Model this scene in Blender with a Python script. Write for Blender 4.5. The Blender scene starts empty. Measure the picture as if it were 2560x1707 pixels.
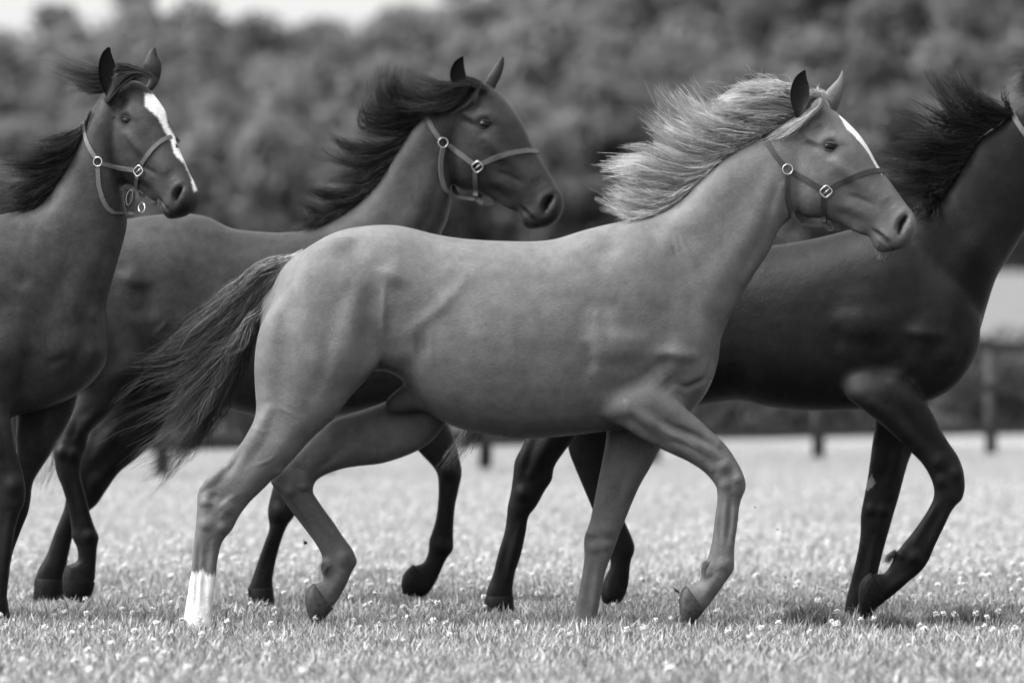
import bpy, math, random
import numpy as np
from mathutils import Vector, Matrix
from mathutils.bvhtree import BVHTree
from mathutils.kdtree import KDTree

random.seed(7)
rng = np.random.default_rng(11)
C = bpy.context.scene.collection
S = bpy.context.scene

# ------------------------------------------------------------------ camera, sky, sun
PXM = 636.7            # photo pixels (2560 wide) per metre at the light horse
DIST = 20.0            # metres from the camera to the light horse
F = PXM * DIST
HC = 0.974             # camera height
V0 = 930.6             # image row of the horizon
cam_d = bpy.data.cameras.new('camera')
cam = bpy.data.objects.new('camera', cam_d)
C.objects.link(cam)
cam.location = (0, -DIST, HC)
cam.rotation_euler = (math.radians(90), 0, 0)
cam_d.sensor_width = 36.0
cam_d.lens = 36.0 * F / 2560.0
cam_d.shift_y = (V0 - 853.5) / 2560.0
cam_d.clip_start = 0.5
cam_d.clip_end = 5000
cam_d.dof.use_dof = True
cam_d.dof.focus_distance = DIST - 0.12
cam_d.dof.aperture_fstop = 2.2
S.camera = cam

SUN_DIR = Vector((-0.72, -0.17, 0.90)).normalized()      # towards the sun
elev = math.asin(SUN_DIR.z)
world = bpy.data.worlds.new('World')
S.world = world
world.use_nodes = True
nt = world.node_tree
sky = nt.nodes.new('ShaderNodeTexSky')
sky.sky_type = 'NISHITA'
sky.sun_disc = False
sky.sun_elevation = elev
sky.sun_rotation = math.atan2(SUN_DIR.x, SUN_DIR.y)
sky.air_density = 1.0
sky.dust_density = 9.0
sky.ozone_density = 1.0
bw = nt.nodes.new('ShaderNodeRGBToBW')
bg = nt.nodes['Background']
bg.inputs['Strength'].default_value = 0.15
nt.links.new(sky.outputs[0], bw.inputs[0])
cl = nt.nodes.new('ShaderNodeMath'); cl.operation = 'ADD'      # even white cloud cover over the clear sky
cl.inputs[1].default_value = 2.9
nt.links.new(bw.outputs[0], cl.inputs[0])
nt.links.new(cl.outputs[0], bg.inputs['Color'])

sun_d = bpy.data.lights.new('sun', 'SUN')
sun_d.energy = 2.7
sun_d.angle = math.radians(24)
sun_d.color = (1, 1, 1)
sun = bpy.data.objects.new('sun', sun_d)
C.objects.link(sun)
sun.rotation_euler = SUN_DIR.to_track_quat('Z', 'Y').to_euler()
sun.location = (-10, -5, 20)

S.view_settings.view_transform = 'Standard'
S.view_settings.look = 'None'
S.view_settings.gamma = 1.0
S.view_settings.use_curve_mapping = False
S.view_settings.exposure = 0.76

# ------------------------------------------------------------------ picture coordinates -> metres
CROP = {'F': (0, 0, 0.91875), 'S': (0, 0, 1.0),
        'H1': (0, 0, 2.45), 'H2': (0, 400, 2.45), 'H3': (0, 960, 2.45),
        'B4': (720, 100, 2.17778), 'C5': (1460, 120, 2.67273), 'D6': (1960, 100, 2.61333),
        'D7': (1920, 640, 2.45), 'D8': (1960, 1060, 2.61333),
        'E1': (320, 560, 2.45), 'E2': (420, 1000, 2.45), 'E3': (860, 520, 2.45),
        'E4': (1400, 500, 2.45), 'E5': (960, 1020, 2.45), 'E6': (1400, 900, 2.11875)}

def src(c, x, y):
    ox, oy, s = CROP[c]
    return ox + x / s, oy + y / s

def P(u, v, y):
    d = (DIST + y) / F
    return ((u - 1280.0) * d, y, HC + (V0 - v) * d)

def PC(c, x, y, dep):
    u, v = src(c, x, y)
    return P(u, v, dep)

def proj(co):
    k = F / (DIST + co[:, 1])
    return np.stack([1280 + co[:, 0] * k, V0 - (co[:, 2] - HC) * k], 1)

# ------------------------------------------------------------------ object helpers
def tag(o, label=None, cat=None, group=None, kind=None):
    if label: o['label'] = label
    if cat: o['category'] = cat
    if group: o['group'] = group
    if kind: o['kind'] = kind
    return o

def thing(name, label, cat, loc, group=None):
    o = bpy.data.objects.new(name, None)
    C.objects.link(o)
    o.location = loc
    o.empty_display_size = 0.2
    return tag(o, label, cat, group)

def world_loc(o):
    v = Vector((0, 0, 0))
    while o is not None:
        v = v + o.location
        o = o.parent
    return v

def make(name, verts, faces, mat, parent=None, col=None, smooth=True, loc=None):
    """ONE mesh object; verts are in world metres"""
    verts = np.asarray(verts, dtype=np.float64).reshape(-1, 3)
    off = np.zeros(3)
    if parent is not None:
        off = np.array(world_loc(parent))
    if loc is not None:
        off2 = np.array(loc)
    else:
        off2 = off
    me = bpy.data.meshes.new(name)
    me.from_pydata((verts - off2).tolist(), [], faces if isinstance(faces, list) else faces.tolist())
    me.update()
    if smooth:
        me.polygons.foreach_set('use_smooth', np.ones(len(me.polygons), dtype=bool))
    if col is not None:
        a = me.color_attributes.new('col', 'FLOAT_COLOR', 'POINT')
        c4 = np.ones((len(verts), 4), dtype=np.float32)
        c4[:, :3] = np.asarray(col, dtype=np.float32).reshape(-1, 1)
        a.data.foreach_set('color', c4.ravel())
    me.materials.append(mat)
    o = bpy.data.objects.new(name, me)
    C.objects.link(o)
    if parent is not None:
        o.parent = parent
        if loc is not None:
            o.location = Vector(loc) - Vector(off)
    elif loc is not None:
        o.location = loc
    return o

def tube_verts(path, rad, sides=8, closed=False):
    path = np.asarray(path, float)
    n = len(path)
    rad = np.broadcast_to(np.asarray(rad, float), (n,))
    if closed:
        tan = np.roll(path, -1, 0) - np.roll(path, 1, 0)
    else:
        tan = np.gradient(path, axis=0)
    tan /= np.linalg.norm(tan, axis=1)[:, None] + 1e-9
    up = np.array([0.13, 0.9, 0.31])
    a = np.cross(tan, up); a /= np.linalg.norm(a, axis=1)[:, None] + 1e-9
    b = np.cross(tan, a)
    th = np.arange(sides) * 2 * np.pi / sides
    V = path[:, None, :] + rad[:, None, None] * (a[:, None, :] * np.cos(th)[None, :, None] + b[:, None, :] * np.sin(th)[None, :, None])
    faces = []
    m = n if closed else n - 1
    for i in range(m):
        j = (i + 1) % n
        for k in range(sides):
            l = (k + 1) % sides
            faces.append([i * sides + k, i * sides + l, j * sides + l, j * sides + k])
    if not closed:
        faces.append([k for k in range(sides)][::-1])
        faces.append([(n - 1) * sides + k for k in range(sides)])
    return V.reshape(-1, 3), faces

class Bag:
    def __init__(s): s.v = []; s.f = []; s.n = 0
    def add(s, V, Fc):
        V = np.asarray(V, float).reshape(-1, 3)
        s.v.append(V); s.f += [[i + s.n for i in f] for f in Fc]; s.n += len(V)
    def verts(s): return np.concatenate(s.v)

# ------------------------------------------------------------------ materials (all grey: a black and white photograph)
def new_mat(name):
    m = bpy.data.materials.new(name); m.use_nodes = True
    return m, m.node_tree, m.node_tree.nodes['Principled BSDF']

def g4(v): return (v, v, v, 1)

def simple_mat(name, v, rough=0.6, metal=0.0, spec=0.4, noise=None):
    m, t, b = new_mat(name)
    b.inputs['Base Color'].default_value = g4(v)
    b.inputs['Roughness'].default_value = rough
    b.inputs['Metallic'].default_value = metal
    b.inputs['Specular IOR Level'].default_value = spec
    if noise:
        sc, amp, bump = noise
        tc = t.nodes.new('ShaderNodeTexCoord'); n = t.nodes.new('ShaderNodeTexNoise')
        n.inputs['Scale'].default_value = sc; n.inputs['Detail'].default_value = 5
        t.links.new(tc.outputs['Object'], n.inputs['Vector'])
        r = t.nodes.new('ShaderNodeMapRange')
        r.inputs['From Min'].default_value = 0.3; r.inputs['From Max'].default_value = 0.7
        r.inputs['To Min'].default_value = v * (1 - amp); r.inputs['To Max'].default_value = v * (1 + amp)
        t.links.new(n.outputs['Fac'], r.inputs['Value'])
        t.links.new(r.outputs[0], b.inputs['Base Color'])
        if bump:
            bm = t.nodes.new('ShaderNodeBump'); bm.inputs['Strength'].default_value = bump; bm.inputs['Distance'].default_value = 0.005
            t.links.new(n.outputs['Fac'], bm.inputs['Height']); t.links.new(bm.outputs[0], b.inputs['Normal'])
    return m

def coat_mat(name, rough=0.5, spec=0.35, mottle=0.16, seed=0.0):
    m, t, b = new_mat(name)
    at = t.nodes.new('ShaderNodeAttribute'); at.attribute_name = 'col'
    tc = t.nodes.new('ShaderNodeTexCoord')
    mp = t.nodes.new('ShaderNodeMapping'); mp.inputs['Location'].default_value = (seed, seed, seed)
    t.links.new(tc.outputs['Object'], mp.inputs['Vector'])
    n1 = t.nodes.new('ShaderNodeTexNoise'); n1.inputs['Scale'].default_value = 14; n1.inputs['Detail'].default_value = 6; n1.inputs['Roughness'].default_value = 0.62
    t.links.new(mp.outputs[0], n1.inputs['Vector'])
    r1 = t.nodes.new('ShaderNodeMapRange')
    r1.inputs['From Min'].default_value = 0.3; r1.inputs['From Max'].default_value = 0.7
    r1.inputs['To Min'].default_value = 1 - mottle; r1.inputs['To Max'].default_value = 1 + mottle
    t.links.new(n1.outputs['Fac'], r1.inputs['Value'])
    # short hair lying backwards: stretched fine noise
    mp2 = t.nodes.new('ShaderNodeMapping'); mp2.inputs['Scale'].default_value = (70, 300, 300); mp2.inputs['Rotation'].default_value = (0, math.radians(-25), 0)
    t.links.new(tc.outputs['Object'], mp2.inputs['Vector'])
    n2 = t.nodes.new('ShaderNodeTexNoise'); n2.inputs['Scale'].default_value = 1.0; n2.inputs['Detail'].default_value = 2
    t.links.new(mp2.outputs[0], n2.inputs['Vector'])
    r2 = t.nodes.new('ShaderNodeMapRange')
    r2.inputs['From Min'].default_value = 0.3; r2.inputs['From Max'].default_value = 0.7
    r2.inputs['To Min'].default_value = 0.87; r2.inputs['To Max'].default_value = 1.13
    t.links.new(n2.outputs['Fac'], r2.inputs['Value'])
    mu = t.nodes.new('ShaderNodeMath'); mu.operation = 'MULTIPLY'
    t.links.new(r1.outputs[0], mu.inputs[0]); t.links.new(r2.outputs[0], mu.inputs[1])
    mx = t.nodes.new('ShaderNodeVectorMath'); mx.operation = 'SCALE'
    t.links.new(at.outputs['Color'], mx.inputs[0]); t.links.new(mu.outputs[0], mx.inputs['Scale'])
    t.links.new(mx.outputs[0], b.inputs['Base Color'])
    b.inputs['Roughness'].default_value = rough
    b.inputs['Specular IOR Level'].default_value = spec
    ad = t.nodes.new('ShaderNodeMath'); ad.operation = 'MULTIPLY_ADD'; ad.inputs[1].default_value = 3.0
    t.links.new(n1.outputs['Fac'], ad.inputs[0]); t.links.new(n2.outputs['Fac'], ad.inputs[2])
    bm = t.nodes.new('ShaderNodeBump'); bm.inputs['Strength'].default_value = 0.38; bm.inputs['Distance'].default_value = 0.003
    t.links.new(ad.outputs[0], bm.inputs['Height']); t.links.new(bm.outputs[0], b.inputs['Normal'])
    return m

def hair_mat(name, rough=0.42, spec=0.5):
    m, t, b = new_mat(name)
    at = t.nodes.new('ShaderNodeAttribute'); at.attribute_name = 'col'
    t.links.new(at.outputs['Color'], b.inputs['Base Color'])
    b.inputs['Roughness'].default_value = rough
    b.inputs['Specular IOR Level'].default_value = spec
    return m

M_strap = simple_mat('halter_webbing', 0.03, 0.55, 0, 0.4, (180, 0.3, 0.3))
M_strap_light = simple_mat('halter_webbing_light', 0.10, 0.55, 0, 0.4, (180, 0.25, 0.3))
M_metal = simple_mat('halter_metal', 0.55, 0.3, 1.0)
M_eye = simple_mat('eye_gloss', 0.003, 0.2, 0, 0.2)
M_hoof = simple_mat('hoof_horn', 0.005, 0.55, 0, 0.1, (60, 0.5, 0.4))
M_hoof_pale = simple_mat('hoof_horn_pale', 0.040, 0.5, 0, 0.3, (60, 0.45, 0.4))
M_wood = simple_mat('weathered_fence_wood', 0.055, 0.8, 0, 0.2, (9, 0.4, 0.3))

# ------------------------------------------------------------------ terrain
def smooth01(t):
    t = np.clip(t, 0, 1); return t * t * (3 - 2 * t)

def ground_z(x, y):
    x = np.asarray(x, float); y = np.asarray(y, float)
    d = y + DIST
    z = 0.004 * np.sin(x * 2.3 + 0.6 * y) + 0.005 * np.sin(1.1 * y - 0.7 * x)
    z = z - 0.036 * (1 - smooth01((d - 20.3) / 5.7))
    fade = 1 - smooth01((d - 30) / 20)
    z = z * fade
    z = z + np.interp(d, [0, 80, 92, 130, 210, 300, 385, 460, 2600], [0, 0, 0.5, 2.6, 5.0, 6.8, 21.0, 22, 24])
    hill = smooth01((d - 290) / 95)
    z = z + hill * (0.6 - 2.3 * np.exp(-((x + 38) / 7.0) ** 2) - 1.6 * np.exp(-((x + 16) / 7.0) ** 2) + 9.5 * smooth01((x + 6) / 26))
    z = z + 0.5 * smooth01((d - 220) / 80) * np.sin(x * 0.07 + 1.0)
    return z

def build_ground():
    ys = np.concatenate([np.linspace(-24, -6, 10, endpoint=False), np.linspace(-6, 6, 90, endpoint=False), np.linspace(6, 60, 60, endpoint=False),
                         np.linspace(60, 400, 110, endpoint=False), np.geomspace(400, 2600, 14)])
    xs = np.concatenate([-np.geomspace(2600, 60, 12, endpoint=False), np.linspace(-60, -8, 40, endpoint=False), np.linspace(-8, 8, 110, endpoint=False),
                         np.linspace(8, 60, 40, endpoint=False), np.geomspace(60, 2600, 12)])
    X, Y = np.meshgrid(xs, ys)
    Z = ground_z(X, Y)
    V = np.stack([X, Y, Z], -1).reshape(-1, 3)
    nx, ny = len(xs), len(ys)
    i = np.arange(nx * ny).reshape(ny, nx)
    Fc = np.stack([i[:-1, :-1], i[:-1, 1:], i[1:, 1:], i[1:, :-1]], -1).reshape(-1, 4)
    m, t, b = new_mat('pasture_turf')
    tc = t.nodes.new('ShaderNodeTexCoord')
    n = t.nodes.new('ShaderNodeTexNoise'); n.inputs['Scale'].default_value = 1.3; n.inputs['Detail'].default_value = 8; n.inputs['Roughness'].default_value = 0.7
    t.links.new(tc.outputs['Object'], n.inputs['Vector'])
    n3 = t.nodes.new('ShaderNodeTexNoise'); n3.inputs['Scale'].default_value = 60; n3.inputs['Detail'].default_value = 4
    t.links.new(tc.outputs['Object'], n3.inputs['Vector'])
    mxn = t.nodes.new('ShaderNodeMath'); mxn.operation = 'ADD'
    t.links.new(n.outputs['Fac'], mxn.inputs[0]); t.links.new(n3.outputs['Fac'], mxn.inputs[1])
    r = t.nodes.new('ShaderNodeMapRange')
    r.inputs['From Min'].default_value = 0.7; r.inputs['From Max'].default_value = 1.35
    r.inputs['To Min'].default_value = 0.16; r.inputs['To Max'].default_value = 0.30
    t.links.new(mxn.outputs[0], r.inputs['Value'])
    sx = t.nodes.new('ShaderNodeSeparateXYZ'); t.links.new(tc.outputs['Object'], sx.inputs[0])
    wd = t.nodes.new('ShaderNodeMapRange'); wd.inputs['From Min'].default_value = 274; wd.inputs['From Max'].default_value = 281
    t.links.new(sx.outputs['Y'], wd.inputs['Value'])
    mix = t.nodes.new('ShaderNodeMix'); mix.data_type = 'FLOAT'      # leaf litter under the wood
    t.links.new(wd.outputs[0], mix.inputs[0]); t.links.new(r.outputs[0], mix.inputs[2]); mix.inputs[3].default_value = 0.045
    fl = t.nodes.new('ShaderNodeMapRange'); fl.inputs['From Min'].default_value = 58; fl.inputs['From Max'].default_value = 66
    fl.inputs['To Min'].default_value = 1.0; fl.inputs['To Max'].default_value = 0.60      # the field beyond the hedge is a darker crop
    t.links.new(sx.outputs['Y'], fl.inputs['Value'])
    mm = t.nodes.new('ShaderNodeMath'); mm.operation = 'MULTIPLY'
    t.links.new(r.outputs[0], mm.inputs[0]); t.links.new(fl.outputs[0], mm.inputs[1]); t.links.new(mm.outputs[0], mix.inputs[2])
    t.links.new(mix.outputs[0], b.inputs['Base Color'])
    b.inputs['Roughness'].default_value = 0.9; b.inputs['Specular IOR Level'].default_value = 0.1
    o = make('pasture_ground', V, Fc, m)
    tag(o, 'grassy paddock ground rising to a field and wooded hill', None, None, 'structure')
    return o
build_ground()

# ------------------------------------------------------------------ grass and clover (uncountable: stuff)
def leaf_mat(name, lo, hi, transl=0.35, rough=0.55):
    m, t, b = new_mat(name)
    at = t.nodes.new('ShaderNodeAttribute'); at.attribute_name = 'col'
    oi = t.nodes.new('ShaderNodeObjectInfo')
    r = t.nodes.new('ShaderNodeMapRange')
    r.inputs['To Min'].default_value = lo; r.inputs['To Max'].default_value = hi
    t.links.new(at.outputs['Fac'], r.inputs['Value'])
    t.links.new(r.outputs[0], b.inputs['Base Color'])
    b.inputs['Roughness'].default_value = rough; b.inputs['Specular IOR Level'].default_value = 0.35
    tr = t.nodes.new('ShaderNodeBsdfTranslucent')
    t.links.new(r.outputs[0], tr.inputs['Color'])
    mx = t.nodes.new('ShaderNodeMixShader'); mx.inputs[0].default_value = transl
    t.links.new(b.outputs[0], mx.inputs[1]); t.links.new(tr.outputs[0], mx.inputs[2])
    t.links.new(mx.outputs[0], t.nodes['Material Output'].inputs['Surface'])
    return m

M_grass = leaf_mat('grass_blade', 0.15, 0.52)
M_grass_far = leaf_mat('seeding_grass', 0.27, 0.58)
M_clover = leaf_mat('clover_flower', 0.7, 0.9, 0.15, 0.8)

def proto(name, verts, faces, mat, col):
    me = bpy.data.meshes.new(name)
    me.from_pydata(np.asarray(verts).reshape(-1, 3).tolist(), [], faces)
    a = me.color_attributes.new('col', 'FLOAT_COLOR', 'POINT')
    c4 = np.ones((len(me.vertices), 4), np.float32); c4[:, :3] = np.asarray(col, np.float32).reshape(-1, 1)
    a.data.foreach_set('color', c4.ravel())
    me.materials.append(mat)
    return bpy.data.objects.new(name, me)

def grass_proto(name, nbl, size, hmin, hmax, w, seed, mat=None):
    r = np.random.default_rng(seed)
    V = []; Fc = []; col = []
    for i in range(nbl):
        bx, by = r.uniform(-size / 2, size / 2, 2)
        h = r.uniform(hmin, hmax) * (0.7 + 0.6 * r.random() ** 2)
        a = r.uniform(0, 2 * np.pi); lean = r.uniform(0.1, 0.9) * h
        ca, sa = math.cos(a), math.sin(a)
        ww = w * r.uniform(0.7, 1.4)
        px, py = -sa * ww / 2, ca * ww / 2
        tw = r.uniform(-1, 1)
        k = len(V)
        c = r.uniform(0, 1)
        if r.random() < 0.14: c = -0.5      # a darker blade, picked at random
        if r.random() < 0.12: c = 1.35
        for s, f in ((0, 1), (0.5, 0.85), (1, 0.0)):
            ox = ca * lean * s ** 1.7; oy = sa * lean * s ** 1.7
            z = h * (s - 0.18 * s * s)
            qx = px * f + tw * ca * ww * 0.3 * f; qy = py * f + tw * sa * ww * 0.3 * f
            if f > 0:
                V += [(bx + ox - qx, by + oy - qy, z - 0.004), (bx + ox + qx, by + oy + qy, z - 0.004)]
                col += [c * 0.8 + 0.05, c * 0.8 + 0.05] if s == 0 else [c, c]
            else:
                V.append((bx + ox, by + oy, z)); col.append(c)
        Fc += [[k, k + 1, k + 3, k + 2], [k + 2, k + 3, k + 4]]
    return proto(name, V, Fc, mat or M_grass, col)

def clover_proto(name, seed):
    r = np.random.default_rng(seed)
    V = []; Fc = []; col = []
    h = r.uniform(0.04, 0.07)
    rad = r.uniform(0.009, 0.0135)
    lx, ly = r.uniform(-0.015, 0.015, 2)
    sv, sf = tube_verts([(0, 0, 0), (lx * 0.5, ly * 0.5, h * 0.6), (lx, ly, h)], 0.0012, 3)
    V += sv.tolist(); Fc += sf; col += [-0.4] * len(sv)
    for i in range(30):       # florets
        z = r.uniform(-0.6, 1); a = r.uniform(0, 2 * np.pi); q = math.sqrt(1 - z * z)
        d = np.array([q * math.cos(a), q * math.sin(a), z])
        c0 = np.array([lx, ly, h]) + d * rad * 0.3
        c1 = np.array([lx, ly, h]) + d * rad * r.uniform(0.9, 1.2)
        s = np.cross(d, [0.3, 0.2, 0.9]); s = s / (np.linalg.norm(s) + 1e-6) * rad * 0.33
        u = np.cross(d, s)
        k = len(V)
        V += [(c0 - s * 0.6).tolist(), (c0 + s * 0.6).tolist(), (c1 + s + u * 0.5).tolist(), (c1 - s + u * 0.5).tolist(), (c1 - u * 0.8).tolist()]
        cc = r.uniform(0.4, 1.1)
        col += [0.3, 0.3, cc, cc, cc]
        Fc += [[k, k + 1, k + 2, k + 3], [k + 3, k + 2, k + 4]]
    return proto(name, V, Fc, M_clover, col)

def scatter(name, label, pts, rot, scl, protos, mat):
    coll = bpy.data.collections.new(name + '_kinds')
    for p in protos: coll.objects.link(p)
    me = bpy.data.meshes.new(name)
    me.from_pydata(np.asarray(pts).tolist(), [], [])
    a = me.attributes.new('rz', 'FLOAT_VECTOR', 'POINT')
    rv = np.zeros((len(pts), 3), np.float32); rv[:, 2] = rot; rv[:, 0] = rng.normal(0, 0.05, len(pts))
    a.data.foreach_set('vector', rv.ravel())
    a = me.attributes.new('sc', 'FLOAT', 'POINT'); a.data.foreach_set('value', np.asarray(scl, np.float32))
    me.materials.append(mat)
    o = bpy.data.objects.new(name, me); C.objects.link(o)
    ng = bpy.data.node_groups.new(name + '_nodes', 'GeometryNodeTree')
    ng.interface.new_socket('Geometry', in_out='INPUT', socket_type='NodeSocketGeometry')
    ng.interface.new_socket('Geometry', in_out='OUTPUT', socket_type='NodeSocketGeometry')
    N = ng.nodes
    gi = N.new('NodeGroupInput'); go = N.new('NodeGroupOutput')
    ip = N.new('GeometryNodeInstanceOnPoints')
    ci = N.new('GeometryNodeCollectionInfo'); ci.inputs['Collection'].default_value = coll
    ci.inputs['Separate Children'].default_value = True; ci.inputs['Reset Children'].default_value = True
    ar = N.new('GeometryNodeInputNamedAttribute'); ar.data_type = 'FLOAT_VECTOR'; ar.inputs['Name'].default_value = 'rz'
    asn = N.new('GeometryNodeInputNamedAttribute'); asn.data_type = 'FLOAT'; asn.inputs['Name'].default_value = 'sc'
    ip.inputs['Pick Instance'].default_value = True
    L = ng.links
    L.new(gi.outputs[0], ip.inputs['Points'])
    L.new(ci.outputs[0], ip.inputs['Instance'])
    L.new(ar.outputs['Attribute'], ip.inputs['Rotation'])
    L.new(asn.outputs['Attribute'], ip.inputs['Scale'])
    L.new(ip.outputs[0], go.inputs[0])
    md = o.modifiers.new('scatter', 'NODES'); md.node_group = ng
    tag(o, label, None, None, 'stuff')
    return o

def wedge_points(d0, d1, spacing, margin):
    out = []
    d = d0
    while d < d1:
        half = d * 1280 / F + margin
        n = max(1, int(2 * half / spacing))
        xs = (np.arange(n) + 0.5) / n * 2 * half - half
        out.append(np.stack([xs + rng.uniform(-.5, .5, n) * spacing, np.full(n, d - DIST) + rng.uniform(-.5, .5, n) * spacing], 1))
        d += spacing
    return np.concatenate(out)

def build_grass():
    near = wedge_points(13.5, 24.5, 0.125, 1.3)
    z = ground_z(near[:, 0], near[:, 1])
    n = len(near)
    patch = 0.5 + 0.5 * np.sin(near[:, 0] * 3.1 + 1.3 * np.sin(near[:, 1] * 2.2)) * np.sin(near[:, 1] * 2.7 + near[:, 0])
    patch2 = 0.5 + 0.5 * np.sin(near[:, 0] * 1.1 - 1.7 * near[:, 1] + 2 * np.sin(near[:, 0] * .7))
    sc = 0.62 + 0.42 * patch + .22 * patch2 + rng.uniform(-.15, .3, n)
    scatter('grass', 'short pasture grass around the hooves in the foreground', np.column_stack([near, z]), rng.uniform(0, 6.28, n), sc,
            [grass_proto('grass_patch', 100, 0.19, 0.020, 0.060, 0.0058, s) for s in range(6)], M_grass)
    far = wedge_points(24.5, 66, 0.30, 2.0)
    z = ground_z(far[:, 0], far[:, 1]); n = len(far)
    scatter('grass', 'blurred pasture grass stretching back to the fence', np.column_stack([far, z]), rng.uniform(0, 6.28, n), rng.uniform(0.7, 1.15, n),
            [grass_proto('grass_patch', 240, 0.44, 0.035, 0.07, 0.008, 20 + s, M_grass_far) for s in range(4)], M_grass_far)
    # white clover heads
    a = wedge_points(14.5, 21, 0.21, 1.2); a = a[rng.random(len(a)) < 0.45]
    b = wedge_points(21, 42, 0.20, 1.5); b = b[rng.random(len(b)) < 0.95]
    cl = np.concatenate([a, b])
    k = np.sin(cl[:, 0] * 1.3 + 0.7 * cl[:, 1]) + np.sin(0.8 * cl[:, 1] - cl[:, 0] * .6 + 1) + rng.normal(0, .8, len(cl))
    cl = cl[k > -0.7]
    cl = np.concatenate([cl, cl[rng.random(len(cl)) < 0.3] + rng.normal(0, 0.03, (1, 2))]) if False else cl
    z = ground_z(cl[:, 0], cl[:, 1]); n = len(cl)
    scatter('clover_flowers', 'white clover heads dotted over the whole pasture', np.column_stack([cl, z]), rng.uniform(0, 6.28, n), rng.uniform(0.8, 1.25, n),
            [clover_proto('clover_head', 50 + s) for s in range(6)], M_clover)
build_grass()

# tall dark tussock beside the dark horse's planted forefoot
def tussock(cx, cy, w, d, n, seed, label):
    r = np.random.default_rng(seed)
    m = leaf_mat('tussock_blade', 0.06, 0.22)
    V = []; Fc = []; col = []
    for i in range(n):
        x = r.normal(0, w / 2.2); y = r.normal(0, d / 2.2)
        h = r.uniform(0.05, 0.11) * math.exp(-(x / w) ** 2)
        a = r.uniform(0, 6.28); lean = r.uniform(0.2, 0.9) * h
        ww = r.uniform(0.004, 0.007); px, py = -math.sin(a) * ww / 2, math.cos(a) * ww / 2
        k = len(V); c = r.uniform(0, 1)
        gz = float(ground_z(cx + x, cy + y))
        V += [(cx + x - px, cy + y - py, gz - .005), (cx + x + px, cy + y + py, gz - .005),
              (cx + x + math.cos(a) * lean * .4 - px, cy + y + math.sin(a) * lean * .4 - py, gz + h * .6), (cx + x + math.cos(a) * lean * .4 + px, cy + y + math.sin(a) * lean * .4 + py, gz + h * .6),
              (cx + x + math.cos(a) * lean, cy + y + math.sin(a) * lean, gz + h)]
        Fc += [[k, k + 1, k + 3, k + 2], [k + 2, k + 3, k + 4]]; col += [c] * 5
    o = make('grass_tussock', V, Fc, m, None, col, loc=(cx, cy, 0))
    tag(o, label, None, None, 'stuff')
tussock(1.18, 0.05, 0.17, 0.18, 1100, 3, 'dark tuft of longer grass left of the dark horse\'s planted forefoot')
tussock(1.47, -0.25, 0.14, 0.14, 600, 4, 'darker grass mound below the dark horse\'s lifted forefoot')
tussock(1.82, 0.3, 0.22, 0.16, 500, 5, 'low dark grass tuft near the right edge of the pasture')

# ------------------------------------------------------------------ fence
def box(x0, x1, y0, y1, z0, z1):
    V = [(x, y, z) for z in (z0, z1) for y in (y0, y1) for x in (x0, x1)]
    return np.array(V, float), [[0, 2, 3, 1], [4, 5, 7, 6], [0, 1, 5, 4], [2, 6, 7, 3], [0, 4, 6, 2], [1, 3, 7, 5]]

def build_fence():
    posts = [(-9.9, 39.5), (-6.6, 43.0), (-3.2, 46.6), (-1.75, 48.1), (-0.26, 49.6), (1.48, 53.0), (3.35, 55.7), (5.5, 58.5), (7.6, 61.2), (9.8, 64.0), (12.0, 66.8)]
    posts = [(x, d - DIST) for x, d in posts]
    root = thing('rail_fence', 'dark wooden post and rail fence across the blurred background behind the horses', 'fence', (posts[4][0], posts[4][1], 0))
    for k, (x, y) in enumerate(posts):
        z = float(ground_z(x, y)) - 0.05
        r = random.uniform(0.068, 0.078); h = 1.40 + random.uniform(-.03, .03)
        path = [(x, y, z), (x + .004, y, z + h * .5), (x, y + .004, z + h - .02), (x, y, z + h)]
        V, Fc = tube_verts(path, [r, r * .98, r * .95, r * .6], 10)
        make('post', V, Fc, M_wood, root)
    for k in range(len(posts) - 1):
        (xa, ya), (xb, yb) = posts[k], posts[k + 1]
        za, zb = float(ground_z(xa, ya)), float(ground_z(xb, yb))
        for hz in (0.33, 0.80, 1.27):
            d = Vector((xb - xa, yb - ya, zb - za)); L = d.length; d.normalize()
            nrm = Vector((d.y, -d.x, 0)).normalized()
            p = Vector((xa, ya, za + hz + random.uniform(-.015, .015))) + nrm * 0.085
            V = []
            for s, t, u in ((0, 0, 0), (0, 1, 0), (0, 1, 1), (0, 0, 1), (1, 0, 0), (1, 1, 0), (1, 1, 1), (1, 0, 1)):
                q = p + d * (L * (s * .996 + .002)) + nrm * (t * .03) + Vector((0, 0, u * .12 - .06))
                V.append(q[:])
            make('rail', V, [[0, 1, 2, 3], [7, 6, 5, 4], [0, 4, 5, 1], [1, 5, 6, 2], [2, 6, 7, 3], [3, 7, 4, 0]], M_wood, root, smooth=False)
build_fence()

# ------------------------------------------------------------------ trees and hedge (all far out of focus)
M_leaf = leaf_mat('tree_foliage', 0.13, 0.19, 0.45, 0.6)
M_leaf_dark = leaf_mat('dark_foliage', 0.08, 0.13, 0.4, 0.6)
M_hedge = leaf_mat('hedge_foliage', 0.075, 0.105, 0.4, 0.7)
M_bark = simple_mat('tree_bark', 0.06, 0.9, 0, 0.1, (3, 0.4, 0.5))

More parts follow.
